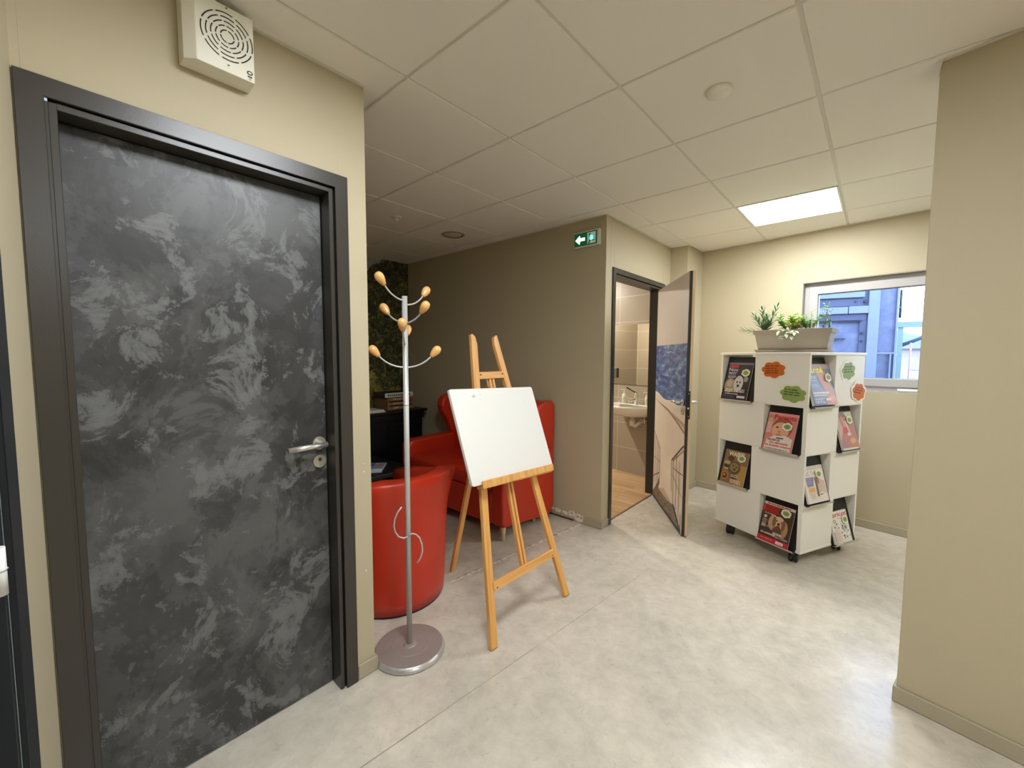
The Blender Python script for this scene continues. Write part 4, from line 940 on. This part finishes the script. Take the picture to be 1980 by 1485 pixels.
def cover_art(kind, a):
    if kind == 'dogs_dark':
        a.R(0, 0, 1, 1, (44, 38, 48)); a.R(.0, .94, 1, 1, (110, 104, 128)); a.R(.06, .86, .42, .93, (190, 40, 52)); a.t('Nos', .06, .76, .42, .85, (222, 214, 226)); lines(a, .06, .40, (.72, .68, .62, .58), (196, 188, 206), .022, 4)
        a.E(.22, .36, .22, .20, (150, 134, 116)); a.E(.20, .42, .12, .10, (176, 160, 138)); a.E(.56, .42, .19, .22, (196, 194, 192)); a.E(.50, .46, .03, .03, (30, 28, 30)); a.E(.62, .46, .03, .03, (30, 28, 30)); a.E(.56, .36, .05, .04, (24, 22, 24)); a.E(.83, .55, .09, .08, (150, 148, 152))
        lines(a, .06, .88, (.25, .20), (206, 196, 192), .035, 7); lines(a, .1, .7, (.13,), (190, 184, 150), .028, 8); a.R(.04, .02, .55, .08, (48, 44, 92)); a.R(.62, .03, .94, .09, (200, 200, 204))
    if kind == 'baby_pink':
        a.R(0, 0, 1, 1, (214, 128, 122)); a.R(0, .93, 1, 1, (224, 152, 140)); a.E(.55, .62, .34, .26, (150, 92, 64)); a.E(.50, .54, .30, .22, (220, 168, 136)); a.E(.38, .62, .05, .018, (70, 44, 34)); a.E(.62, .60, .05, .018, (70, 44, 34)); a.E(.47, .50, .06, .04, (206, 140, 112)); a.E(.48, .41, .12, .03, (196, 96, 90))
        a.P([(.05, .02), (.95, .02), (.95, .36), (.72, .42), (.35, .40), (.12, .30)], (226, 212, 200)); a.t('Parents', .22, .83, .95, .95, (196, 24, 32), .02)
        a.R(.42, .33, .66, .36, (70, 60, 56)); lines(a, .12, .6, (.30, .27), (90, 76, 72), .018, 5); a.t('On démonte', .22, .185, .85, .245, (196, 34, 40), .02); a.t('les légendes urbaines', .10, .10, .96, .165, (196, 34, 40), .02); lines(a, .08, .9, (.05,), (120, 104, 98), .018, 9); a.E(.12, .80, .08, .05, (180, 186, 120)); a.R(.02, .45, .2, .75, (224, 170, 160))
    if kind == 'wildlife_brown':
        a.R(0, 0, 1, 1, (138, 108, 74)); a.R(.6, 0, 1, .6, (176, 140, 78)); a.t('WAPITI', .16, .82, .80, .96, (238, 222, 192), .03); a.E(.50, .48, .26, .20, (96, 78, 54)); a.E(.50, .50, .19, .14, (146, 122, 84)); a.E(.44, .54, .03, .02, (40, 30, 20)); a.E(.58, .52, .03, .02, (40, 30, 20)); a.E(.52, .44, .05, .03, (60, 44, 30))
        a.E(.30, .74, .13, .09, (84, 64, 44)); a.E(.17, .60, .14, .06, (176, 162, 130)); a.E(.17, .50, .12, .05, (70, 66, 40)); a.R(.08, .40, .26, .44, (196, 176, 128)); a.E(.17, .20, .15, .12, (176, 136, 84)); a.E(.17, .20, .11, .09, (112, 56, 30)); a.E(.15, .22, .04, .03, (232, 166, 50)); a.R(.45, .22, .72, .28, (226, 220, 204)); a.R(.47, .235, .70, .265, (90, 74, 60)); a.R(.45, .17, .70, .20, (70, 60, 50)); lines(a, .44, .92, (.13, .09, .05), (236, 214, 176), .026, 3)
    if kind == 'dog_red':
        a.R(0, 0, 1, 1, (74, 54, 40)); a.R(0, .93, 1, 1, (218, 196, 176)); lines(a, .05, .95, (.965,), (170, 60, 50), .03, 6); a.R(.02, .74, .52, .92, (160, 40, 30)); a.R(.0, .76, .05, .90, (212, 70, 76)); lines(a, .05, .5, (.71,), (214, 180, 160), .02, 2)
        a.E(.40, .52, .15, .20, (190, 154, 116)); a.E(.75, .42, .15, .22, (176, 136, 100)); a.E(.58, .56, .20, .15, (206, 176, 136)); a.E(.44, .55, .06, .13, (130, 92, 62)); a.E(.74, .52, .06, .14, (130, 92, 62)); a.E(.52, .59, .022, .018, (24, 18, 14)); a.E(.66, .58, .022, .018, (24, 18, 14)); a.E(.59, .52, .045, .032, (24, 18, 16)); a.E(.59, .46, .06, .025, (120, 60, 56)); a.E(.58, .30, .16, .16, (104, 70, 50))
        a.E(.13, .62, .05, .04, (214, 204, 190)); lines(a, .05, .24, (.54, .50, .46), (186, 174, 156), .018, 11); a.R(.05, .35, .19, .43, (206, 196, 180)); a.t('19', .07, .36, .17, .42, (70, 50, 40)); lines(a, .22, .45, (.40, .37), (176, 160, 140), .016, 12)
        a.R(0, 0, 1, .13, (192, 44, 60)); a.t('LE LANGAGE', .08, .185, .56, .235, (244, 240, 232), .03); a.t('DU CHIEN', .58, .165, .96, .215, (214, 206, 196), .01); a.R(.48, .24, .74, .285, (232, 226, 214)); lines(a, .50, .72, (.262,), (80, 70, 62), .016, 13); lines(a, .10, .58, (.075,), (232, 130, 100), .022, 14); a.R(.62, .03, .86, .10, (236, 226, 222)); a.t('chiots', .65, .045, .83, .085, (190, 60, 60))
    if kind == 'health_blue':
        a.R(0, 0, 1, 1, (128, 136, 156)); a.R(0, .88, 1, 1, (176, 160, 160)); a.P([(.35, .80), (.75, .80), (.95, .35), (1, 0), (.55, 0), (.60, .3)], (206, 158, 140)); a.E(.55, .84, .13, .08, (186, 130, 110)); a.E(.82, .14, .16, .08, (226, 170, 150)); a.P([(.30, .74), (.42, .5), (.6, .30), (.62, .05), (.3, .05), (.05, .05), (.0, .7)], (150, 162, 184)); a.t('Santé', -.02, .78, .66, .93, (244, 232, 60), .03)
        lines(a, .05, .35, (.70, .66, .60, .50, .46), (196, 204, 220), .022, 15); a.R(.04, .275, .72, .315, (232, 220, 214)); a.R(.06, .225, .60, .255, (220, 214, 216)); lines(a, .06, .5, (.15, .10, .06), (206, 208, 224), .026, 16); a.R(.50, .10, .74, .16, (232, 206, 200))
    if kind == 'food_pink':
        a.R(0, 0, 1, 1, (186, 134, 124)); a.R(0, .86, 1, 1, (140, 122, 106)); a.R(.62, .78, .95, .98, (206, 198, 170)); a.P([(.1, .95), (.3, .55), (.0, .2), (.0, .9)], (196, 170, 158)); a.P([(.3, .95), (.5, .6), (.36, .6)], (206, 160, 148)); a.E(.38, .50, .13, .08, (212, 88, 112)); a.P([(.45, .75), (.60, .40), (.66, .40), (.56, .75)], (224, 186, 172)); a.E(.70, .20, .26, .13, (192, 138, 112)); a.E(.70, .22, .16, .07, (214, 168, 138)); a.R(.08, .05, .34, .22, (168, 132, 140)); a.R(.46, .36, .66, .44, (226, 200, 184)); a.P([(.5, .96), (.56, .98), (.66, .86), (.62, .85)], (216, 206, 180)); a.R(0, 0, .9, .05, (214, 210, 206))
    if kind == 'white_purple':
        a.R(0, 0, 1, 1, (228, 216, 206)); a.R(0, .90, 1, 1, (206, 200, 190)); a.t('N.E. THÉ', .08, .74, .62, .88, (168, 152, 156)); a.P([(.10, .45), (.40, .45), (.48, .70), (.08, .70)], (140, 134, 166)); lines(a, .12, .4, (.66, .6, .54), (176, 170, 198), .02, 17); a.P([(.50, .16), (.62, .16), (.62, .68), (.50, .68)], (124, 106, 98)); a.P([(.58, .2), (.95, .2), (.95, .55), (.7, .64), (.6, .64)], (204, 184, 172)); a.E(.64, .58, .06, .09, (176, 120, 108)); a.R(.14, .30, .44, .42, (222, 176, 104)); lines(a, .16, .42, (.26, .22, .18, .14), (186, 176, 146), .016, 18); a.R(.58, .16, .84, .25, (236, 226, 206)); lines(a, .61, .80, (.205,), (90, 78, 66), .03, 19)
    if kind == 'white_red':
        a.R(0, 0, 1, 1, (228, 222, 210)); a.t('abricot', -.02, .82, .97, .97, (196, 52, 62), .02)
        r = random.Random(9); a.E(.20, .70, .09, .06, (150, 166, 120)); a.E(.20, .70, .045, .03, (206, 212, 190)); lines(a, .38, .6, (.76,), (150, 176, 150), .02, 20)
        for q_ in range(26): a.E(.12+r.random()*.8, .12+r.random()*.52, .015+r.random()*.035, .010+r.random()*.022, [(96, 90, 84), (140, 134, 122), (176, 166, 152), (110, 104, 112)][q_ % 4], 9, r.random()*3)
        a.P([(.05, .04), (.45, .04), (.40, .42), (.05, .42)], (222, 206, 198)); lines(a, .08, .34, (.34, .28, .22, .16, .10), (186, 150, 144), .014, 21); a.E(.70, .47, .13, .10, (206, 202, 196)); a.E(.70, .47, .05, .05, (120, 114, 108)); a.R(.02, .0, .4, .03, (206, 212, 150))

MAGS = [  # slot level, face, s0, s1 (along face), t0, t1, kind, label, thickness
 (0, 0, .040, .243, .010, .292, 'dogs_dark', 'dark magazine with white dog photo, top row of the tower face nearest the open door', (.78, .72), .005),
 (1, 0, .379, .582, .0, .268, 'baby_pink', 'pink magazine with smiling baby and red title in the second row of the white tower', (.72, .66), .006),
 (2, 0, .047, .246, .004, .262, 'wildlife_brown', 'brown wildlife magazine with animal photo in the third row of the white tower', (.74, .80), .005),
 (3, 0, .377, .590, .002, .275, 'dog_red', 'magazine with long-eared puppy and red bottom band in the lowest row of the white tower', (.76, .84), .006),
 (0, 1, .024, .280, .014, .291, 'health_blue', 'blue-grey magazine with yellow title, top row of the tower face towards the right-hand wall', (.80, .66), .014),
 (1, 1, .372, .575, .010, .276, 'food_pink', 'reddish magazine with pink circle, second row of the tower face towards the right-hand wall', (.72, .76), .012),
 (2, 1, .025, .245, .014, .252, 'white_purple', 'cream magazine with small purple panel, third row of the tower face towards the right-hand wall', (.72, .76), .012),
 (3, 1, .352, .548, .004, .220, 'white_red', 'white magazine with red title and small doodles, lowest row of the tower side facing right', (.78, .70), .012)]
for k, fc, s0, s1, t0, t1, kind, lab, stk, thick in MAGS:
    o_, d_ = (RLc, U) if fc == 0 else (RF, V); nf = Vector((d_.y, -d_.x, 0)); z1, z0 = [1.41, 1.07, .75, .42, .095][k], [1.41, 1.07, .75, .42, .095][k+1]
    A = o_+nf*.030+Vector((0, 0, z0)); B = o_-nf*.060+Vector((0, 0, z1)); upv = (B-A).normalized()
    TP = frame(A, d_, upv); HL = (B-A).length
    a0, a1 = SLOT[(k, fc)]
    hb = MB(); hb.box((a0+.003, -.004, -thick-.010), (a1-.003, HL-.012, -thick-.004), BLACK, TP)
    # folded sides of the black tray, standing inside the slot
    for xx in (a0+.003, a1-.006):
        P0 = TP @ Vector((xx, .0, -thick-.006)); P1 = TP @ Vector((xx, HL-.012, -thick-.006)); P2 = P1-nf*.06; P3 = Vector((P0.x, P0.y, P0.z))-nf*.13
        e = Vector(d_)*.003
        hb.add([P0, P1, P2, P3, P0+e, P1+e, P2+e, P3+e], [(0, 1, 2, 3), (7, 6, 5, 4), (0, 4, 5, 1), (1, 5, 6, 2), (2, 6, 7, 3), (3, 7, 4, 0)], BLACK)
    ho = hb.build('shelf_tray', t)
    lip = MB(); lip.box((a0+.001, -.007, -thick-.010), (a1-.001, -.004, .004), CLEAR, TP); lip.box((a0+.001, -.007, .004), (a1-.001, .004, .0055), CLEAR, TP); lip.build('tray_lip', ho)
    mg = thing('magazine', lab, 'magazine', tuple(TP @ Vector(((s0+s1)/2, t0, 0))), 'magazines on the white tower')
    pb = MB(); pb.box((s0, t0, -thick), (s1, t1, 0), ink((214, 208, 196), .5), TP); pb.build('pages', mg, bevel=.0008, seg=1)
    TC = TP @ Matrix.Translation((s0, t0, 0)); ar = Art(TC, s1-s0, t1-t0); cover_art(kind, ar); ar.flat('cover', mg, TC)
    TS = TC @ Matrix.Translation((0, 0, .0066)); mini_sticker(mg, TC @ Matrix.Translation((0, 0, .004)), s1-s0, t1-t0, stk[0]*(s1-s0), stk[1]*(t1-t0), .026)

def rack_sticker(fc, s_, z_, rx, rz, col, lab, seed, rot=0.0, lift=0.001, n=7):
    o_, d_ = (RLc, U) if fc == 0 else (RF, V); T = frame(o_+Vector((0, 0, z_))+d_*s_, d_, (0, 0, 1)) @ Matrix.Rotation(rot, 4, 'Z')
    T = T @ Matrix.Translation((0, 0, lift))
    a = Art(T, 1, 1); a.P(cloud(0, 0, rx*1.22, rz*1.24, n, .11, .3), PAPER); a.P(cloud(.004, -.004, rx, rz, n, .12, .3), col)
    lines(a, -rx*.72, rx*.72, [rz*.42, rz*.12, -rz*.18]+([-rz*.46] if seed == 1 else []), tuple(int(v*.42) for v in col), rz*.10, seed, rx*.34)
    o = a.flat('sticker', t, T); o['label'] = lab
rack_sticker(0, .415, 1.312, .080, .055, ORNG, 'orange cloud-shaped paper sign', 1, .03)
rack_sticker(0, .555, 1.155, .082, .055, GREEN_ST, 'green cloud-shaped paper sign', 2, -.04)
rack_sticker(1, .425, 1.308, .075, .058, GREEN_ST, 'green cloud-shaped paper sign', 3, .02)
rack_sticker(1, .560, 1.160, .075, .058, ORNG, 'orange cloud-shaped paper sign', 4, -.18, .003)

# ------------------------------------------------------------------ planter and herbs
TH2 = math.radians(-9); PD = Vector((math.cos(TH2), math.sin(TH2), 0)); PN = Vector((-PD.y, PD.x, 0))
P0 = Vector((.702, 2.629, ZTp))            # front left corner of the rim
TPl = frame((P0.x, P0.y, ZTp), PD, PN)      # x along, y back, z up
PLn, PDp, PH = .50, .165, .170
t = thing('planter', 'taupe rectangular herb planter on top of the white magazine tower', 'planter', tuple(TPl @ Vector((.25, .08, 0))))
def rc(x0, y0, x1, y1, z): return [(x0, y0, z), (x1, y0, z), (x1, y1, z), (x0, y1, z)]
b_ = MB(); b_.loft([rc(.035, .03, PLn-.035, PDp-.03, .016), rc(.012, .010, PLn-.012, PDp-.010, PH-.030), rc(.020, .016, PLn-.02, PDp-.016, PH-.030)], PLANTER, TPl, smooth=False); b_.build('trough', t, bevel=.002)
b_ = MB(); b_.loft([rc(.006, .006, PLn-.006, PDp-.006, PH-.032), rc(0, 0, PLn, PDp, PH-.002), rc(.001, .001, PLn-.001, PDp-.001, PH), rc(.012, .012, PLn-.012, PDp-.012, PH), rc(.016, .016, PLn-.016, PDp-.016, PH-.032)], PLANTER, TPl, caps=False, smooth=False); b_.build('rim', t)
b_ = MB(); b_.loft([rc(.025, .018, PLn-.025, PDp-.018, .001), rc(.012, .008, PLn-.012, PDp-.008, .022), rc(.022, .018, PLn-.022, PDp-.018, .022), rc(.03, .026, PLn-.03, PDp-.026, .012)], PLANTER, TPl, smooth=False); b_.build('saucer', t)
b_ = MB(); b_.box((.018, .014, PH-.034), (PLn-.018, PDp-.014, PH-.022), SOIL, TPl); b_.build('soil', t)
def leafm(name, rgb, rough=.5):
    m = M(name, rgb, rough, var=.18, vscale=50); return m
G1 = leafm('rosemary_green', (96, 128, 84)); G2 = leafm('basil_green', (110, 176, 50)); G3 = leafm('lime_green', (206, 214, 110)); G4 = leafm('parsley_green', (146, 204, 74)); G5 = leafm('sage_green', (184, 198, 156)); STM = leafm('stem_green', (120, 128, 74))
def leaf_geo(b_, p, d, L_, W_, m, curl=.3, nrm=None):
    d = d.normalized(); s_ = d.cross(nrm or Vector((0, 0, 1)))
    if s_.length < .05: s_ = Vector((1, 0, 0))
    s_.normalize(); n_ = s_.cross(d); R_ = 6; L1 = []; C1 = []; R1 = []
    for i in range(R_+1):
        f = i/R_; w_ = W_*math.sin(math.pi*min(1, f**.85+.02))*.5; c_ = p+d*L_*f-n_*(curl*L_*f*f)*.6
        L1.append(c_-s_*w_+n_*w_*.35); C1.append(c_); R1.append(c_+s_*w_+n_*w_*.35)
    k = R_+1; v = L1+C1+R1; f_ = []
    for i in range(R_): f_ += [(i, i+1, k+i+1, k+i), (k+i, k+i+1, 2*k+i+1, 2*k+i)]
    b_.add(v, f_, m, None, True)
def plant(name, label, base, rnd_fn):
    p = TPl @ Vector(base); tt = thing(name, label, 'plant', tuple(p), 'herbs in the planter'); st = MB(); lf = MB(); rnd_fn(p, st, lf, random.Random(sum(map(ord, name)))); st.build('stem', tt); o = lf.flat('foliage', tt, Matrix.Translation(p))
def rosemary(p, st, lf, r):
    for dx, dy, h in ((-.55, .1, .11), (-.12, .0, .125), (.35, .2, .15), (-1.3, -.3, .10), (.12, -.3, .09), (.5, -.2, .06)):
        d = Vector((dx, dy, 1)).normalized() if dx > -1 else Vector((-1, -.1, .22)).normalized()
        pts = [p+d*h*1.5*i/5+Vector((0, 0, -.01*i*i/25*0)) for i in range(6)]; st.tube([p-Vector((0, 0, .01))]+pts[1:], .002, STM, 6)
        for i in range(22):
            f = .12+.88*i/21; a_ = i*2.4; q_ = p+d*h*1.5*f; s1 = d.orthogonal().normalized(); s2 = d.cross(s1)
            leaf_geo(lf, q_, d*1.1+(s1*math.cos(a_)+s2*math.sin(a_))*.8, .062*(1.15-f*.4), .013, G1, .05)
def basil(p, st, lf, r):
    for i in range(13):
        d = Vector((r.uniform(-.9, .9), r.uniform(-.7, .5), 1)).normalized(); h = r.uniform(.045, .105); st.tube([p-Vector((0, 0, .01)), p+d*h*1.5*.5, p+d*h*1.5], .0016, STM, 6)
        for k in range(7):
            a_ = k*2.4+i; f = .45+.55*k/6; leaf_geo(lf, p+d*h*1.5*f, Vector((math.cos(a_), math.sin(a_), .45)), r.uniform(.030, .048), r.uniform(.024, .036), G2, .4)
def succulent(p, st, lf, r):
    for i in range(24):
        d = Vector((r.uniform(-.8, .8), r.uniform(-1.0, .6), r.uniform(.6, 1.1))).normalized(); h = r.uniform(.03, .09); st.tube([p-Vector((0, 0, .01)), p+d*h*1.5], .0015, STM, 6)
        for k in range(9):
            a_ = k*2.4+i; f = .4+.6*k/8; leaf_geo(lf, p+d*h*1.5*f, Vector((math.cos(a_), math.sin(a_), .4)), r.uniform(.020, .030), r.uniform(.015, .022), G3, .3)
def parsley(p, st, lf, r):
    for i in range(16):
        d = Vector((r.uniform(-.7, .7), r.uniform(-.6, .6), 1)).normalized(); h = r.uniform(.05, .115); st.tube([p-Vector((0, 0, .01)), p+d*h*1.5], .0013, STM, 6)
        for k in range(14):
            a_ = k*2.4+i; f = .35+.65*k/13; leaf_geo(lf, p+d*h*1.5*f+Vector((r.uniform(-.006, .006),)*3), Vector((math.cos(a_), math.sin(a_), .3)), r.uniform(.018, .028), r.uniform(.012, .018), G4, .3)
def oregano(p, st, lf, r):
    for i in range(5):
        d = Vector((r.uniform(-.5, .3), r.uniform(-.4, .4), 1)).normalized(); h = r.uniform(.09, .135); st.tube([p-Vector((0, 0, .01)), p+d*h*1.5], .0012, STM, 6)
        for k in range(12):
            a_ = k*1.57+i; f = .2+.8*k/11; leaf_geo(lf, p+d*h*1.5*f, Vector((math.cos(a_), math.sin(a_), .5)), r.uniform(.016, .024), r.uniform(.012, .018), G4 if k > 8 else G5, .2)
def sage(p, st, lf, r):
    for i, e in enumerate(((-.02, -.11, -.05), (.03, -.12, -.03), (-.05, -.10, .01), (.05, -.10, .0))):
        q_ = p+PD*e[0]+PN*e[1]*.7+Vector((0, 0, e[2])); mid = p+PD*e[0]*.5-PN*.055+Vector((0, 0, .022)); pts = [p+(mid-p)*2*f*(1-f)+(q_-p)*f*f+(mid-p)*0 for f in [k/6 for k in range(7)]]
        pts = [p*(1-f)**2+mid*2*f*(1-f)+q_*f*f for f in [k/6 for k in range(7)]]; st.tube(pts, .0018, STM, 6)
        for k in range(4): leaf_geo(lf, pts[6-k], Vector((r.uniform(-.8, .8), -.6, r.uniform(-.8, .3))), .045, .022, G5, .2)
    for i in range(10):
        leaf_geo(lf, p+Vector((r.uniform(-.1, .04), r.uniform(-.03, .03), .0)), Vector((r.uniform(-1, .4), r.uniform(-.7, .2), .45)), r.uniform(.03, .045), .014, G5, .3)
PS = 1.55
plant('rosemary_plant', 'spiky grey-green rosemary at the left end of the planter', (.055, .08, PH-.022), rosemary)
plant('basil_plant', 'round-leaved bright green herb near the middle of the planter', (.215, .09, PH-.022), basil)
plant('oregano_plant', 'pale yellow-green small-leaved herb in the middle of the planter', (.255, .065, PH-.022), succulent)
plant('parsley_plant', 'curly bright green parsley right of the middle of the planter', (.345, .085, PH-.022), parsley)
plant('thyme_plant', 'thin upright pale herb near the right end of the planter', (.425, .085, PH-.022), oregano)
plant('sage_plant', 'silvery sage trailing over the front edge of the planter', (.245, .03, PH-.022), sage)
b_ = MB(); p = TPl @ Vector((.468, .06, PH-.022)); GT = M('green_glass', (60, 150, 110), .15, coat=.5)
b_.lathe([(.001, -.005), (.007, -.005), (.007, .062), (.005, .066), (.010, .072), (.010, .080), (.001, .088)], GT, Matrix.Translation(p), 16)
tag(b_.build('watering_spike', origin=p), 'green watering spike with round tip at the right end of the planter', 'watering spike')

# ------------------------------------------------------------------ outside the window
def ext(x, y, z): return Vector((x, y, z))
gr = MB(); gr.prism([(-6, 4.1), (12, 3.5), (60, 60), (-30, 60)], -.25, -.2, ramp_noise_mat('rough_grass', [(.35, (84, 92, 64)), (.55, (122, 124, 98)), (.7, (150, 148, 126))], 3, 6, 0, (1, 1, 1), .9)); gr = gr.build('ground'); struct(gr)
CA = math.radians(14); TX = frame((1.3, 5.9, 0), (math.cos(CA), math.sin(CA), 0), (0, 0, 1))   # x along the container, y up, z towards the building
CBL = ramp_noise_mat('weathered_blue_steel', [(.3, (82, 88, 116)), (.55, (98, 105, 134)), (.72, (116, 123, 150))], 5, 6, .4, (1, 1, 1), .5, .65)
CDK = M('dark_blue_steel', (70, 76, 104), .5, var=.2, vscale=9); CLT = M('pale_blue_steel', (116, 125, 150), .5, var=.1, vscale=12); CBK = M('black_steel', (34, 36, 56), .5)
t = thing('shipping_container', 'blue-grey steel shipping container standing outside the window', 'shipping container', tuple(TX @ Vector((0, -.2, 0))))
b_ = MB(); b_.box((-1.6, -.2, -2.3), (.290, 2.75, -.02), CBL, TX); b_.build('body', t, bevel=.01)
b_ = MB(); b_.box((.010, -.2, -.02), (.118, 2.7, .03), CLT, TX); b_.build('corner_post', t, bevel=.006)
b_ = MB(); b_.box((.284, -.2, -.04), (.302, 2.75, .012), CLT, TX); b_.build('edge_trim', t)
for x0, x1, z0, z1 in ((-1.5, -.035, 2.15, 2.30), (-1.5, -.195, 1.948, 2.035), (-.188, .010, 1.948, 2.040)):
    b_ = MB(); b_.box((x0, z0, -.02), (x1, z1, .035), CLT, TX); b_.build('rail', t, bevel=.006)
for x0, x1, z0, z1, m_ in ((-1.5, -.04, 2.045, 2.140, CDK), (-1.5, 0, 1.865, 1.942, CDK), (-.065, .006, 1.30, 1.862, CDK)):
    b_ = MB(); b_.box((x0, z0, -.03), (x1, z1, .004), m_, TX); b_.build('recess', t)
for x0, x1, z0, z1 in ((-1.5, -.045, 1.848, 1.858), (-1.5, -.20, 1.628, 1.638)):
    b_ = MB(); b_.box((x0, z0, -.01), (x1, z1, .02), CBK, TX); b_.build('gap_strip', t)
b_ = MB(); b_.box((.118, 1.44, .0), (.286, 1.458, .018), CLT, TX); b_.box((.245, 1.0, .0), (.260, 1.44, .012), CLT, TX); b_.build('panel_edge', t)
for x, y, r_ in ((-.12, 2.10, .010), (-.025, 2.10, .016), (-.04, 1.70, .014), (-.04, 1.60, .012)):
    b_ = MB(); b_.cyl(TX @ Vector((x, y, 0)), TX @ Vector((x, y, .03)), r_, CBK, seg=12); b_.build('bolt', t)
for y in (1.41, 1.38, 1.35):
    b_ = MB(); b_.box((.300, y-.006, -.05), (.36, y+.006, .0), CLT, TX); b_.build('bracket', t)
b_ = MB(); b_.cyl(TX @ Vector((.325, 1.88, -.02)), TX @ Vector((.325, 2.22, -.02)), .012, CBK, seg=8); b_.box((.30, 2.0, -.03), (.33, 2.02, -.01), CLT, TX); b_.build('hinge_rod', t)
# open steel shelter behind
CY = M('pale_green_steel', (120, 142, 134), .5); t = thing('steel_shelter', 'pale steel carport frame beyond the container outside', 'shelter', (1.7, 8.75, -.2))
b_ = MB(); b_.box((1.66, 8.6, -.2), (1.73, 8.7, 1.95), CY); b_.build('post', t)
b_ = MB(); b_.box((1.6, 8.58, 1.90), (3.6, 8.7, 1.99), CY); b_.build('beam', t); b_ = MB(); b_.box((3.5, 8.6, -.2), (3.57, 8.7, 1.95), CY); b_.build('post', t)
b_ = MB(); b_.tube([(1.72, 8.66, 1.60), (2.4, 8.66, 1.95)], .03, M('grey_blue_steel', (92, 98, 118), .5), 8); b_.tube([(2.4, 8.66, 1.95), (3.5, 8.66, 1.60)], .03, M('grey_blue_steel', (130, 140, 180), .5), 8); b_.build('brace', t)
b_ = MB(); b_.prism([(1.8, 14), (6.5, 13.4), (6.5, 17), (1.8, 17)], -.2, 1.62, ramp_noise_mat('pink_render', [(.4, (150, 134, 134)), (.6, (166, 152, 148))], 1, 3)); b_.prism([(1.7, 13.9), (6.6, 13.3), (6.6, 17.1), (1.7, 17.1)], 1.62, 1.78, M('grey_roof', (130, 132, 136), .6))
tag(b_.build('low_building', origin=(4, 15, -.2)), 'low pale pink building in the distance outside the window', 'building')
t = thing('wire_fence', 'thin wire fence along the grass outside the window', 'fence', (2.2, 8.0, -.2))
for x in (1.80, 2.25, 2.7):
    b_ = MB(); b_.cyl((x, 8.0-.1*x, -.2), (x, 8.0-.1*x, 1.62), .012, M('fence_red', (176, 140, 140), .5), seg=8); b_.build('fence_post', t)
b_ = MB()
for z in (.9, 1.2, 1.5): b_.cyl((1.78, 7.82, z), (3.0, 7.7, z), .004, CLT, seg=6)
b_.build('wire', t)
hl = MB(); pts = []; r = random.Random(5); n = 40
top = [(-20+80*i/n, 3.2+2.4*math.sin(i*.21+.4)+.5*math.sin(i*.9)+r.uniform(-.1, .1)) for i in range(n+1)]
rows = []
for k, (yy, f) in enumerate(((38, 0.0), (44, .45), (52, .8), (60, 1.0), (75, .9))): rows.append([(x, yy+r.uniform(-.5, .5), -.3+(z+.9)*f) for x, z in top])
hl.loft(rows, ramp_noise_mat('hazy_hill', [(.35, (66, 86, 84)), (.6, (88, 108, 98))], .25, 7, 0, (1, 1, 1), .9), caps=False, closed=False)
tag(hl.build('hill', origin=(10, 55, -.2)), 'hazy blue-green hill on the horizon outside the window', 'hill')
# tufts of grass right below the window
gt = MB(); r = random.Random(8)
for q_ in range(1400):
    x = r.uniform(.9, 3.4); y = 5.2+r.uniform(0, .55)-.05*x; h = r.uniform(.9, 1.46)*(.8+.2*math.sin(x*9)**2); p = Vector((x, y, -.2)); q2 = p+Vector((r.uniform(-.12, .12), r.uniform(-.08, .08), h)); w_ = .006
    gt.add([p-Vector((w_, 0, 0)), p+Vector((w_, 0, 0)), (p+q2)/2+Vector((w_*1.2, 0, .05)), q2, (p+q2)/2-Vector((w_, 0, -.05))], [(0, 1, 2, 3, 4)], M('tall_grass', (122, 132, 128), .8, var=.25, vscale=15))
o = gt.flat('tall_grass', None, Matrix.Translation((1.9, 5, -.2))); o['kind'] = 'stuff'; tag(o, 'tall pale grass growing outside below the window', 'grass')
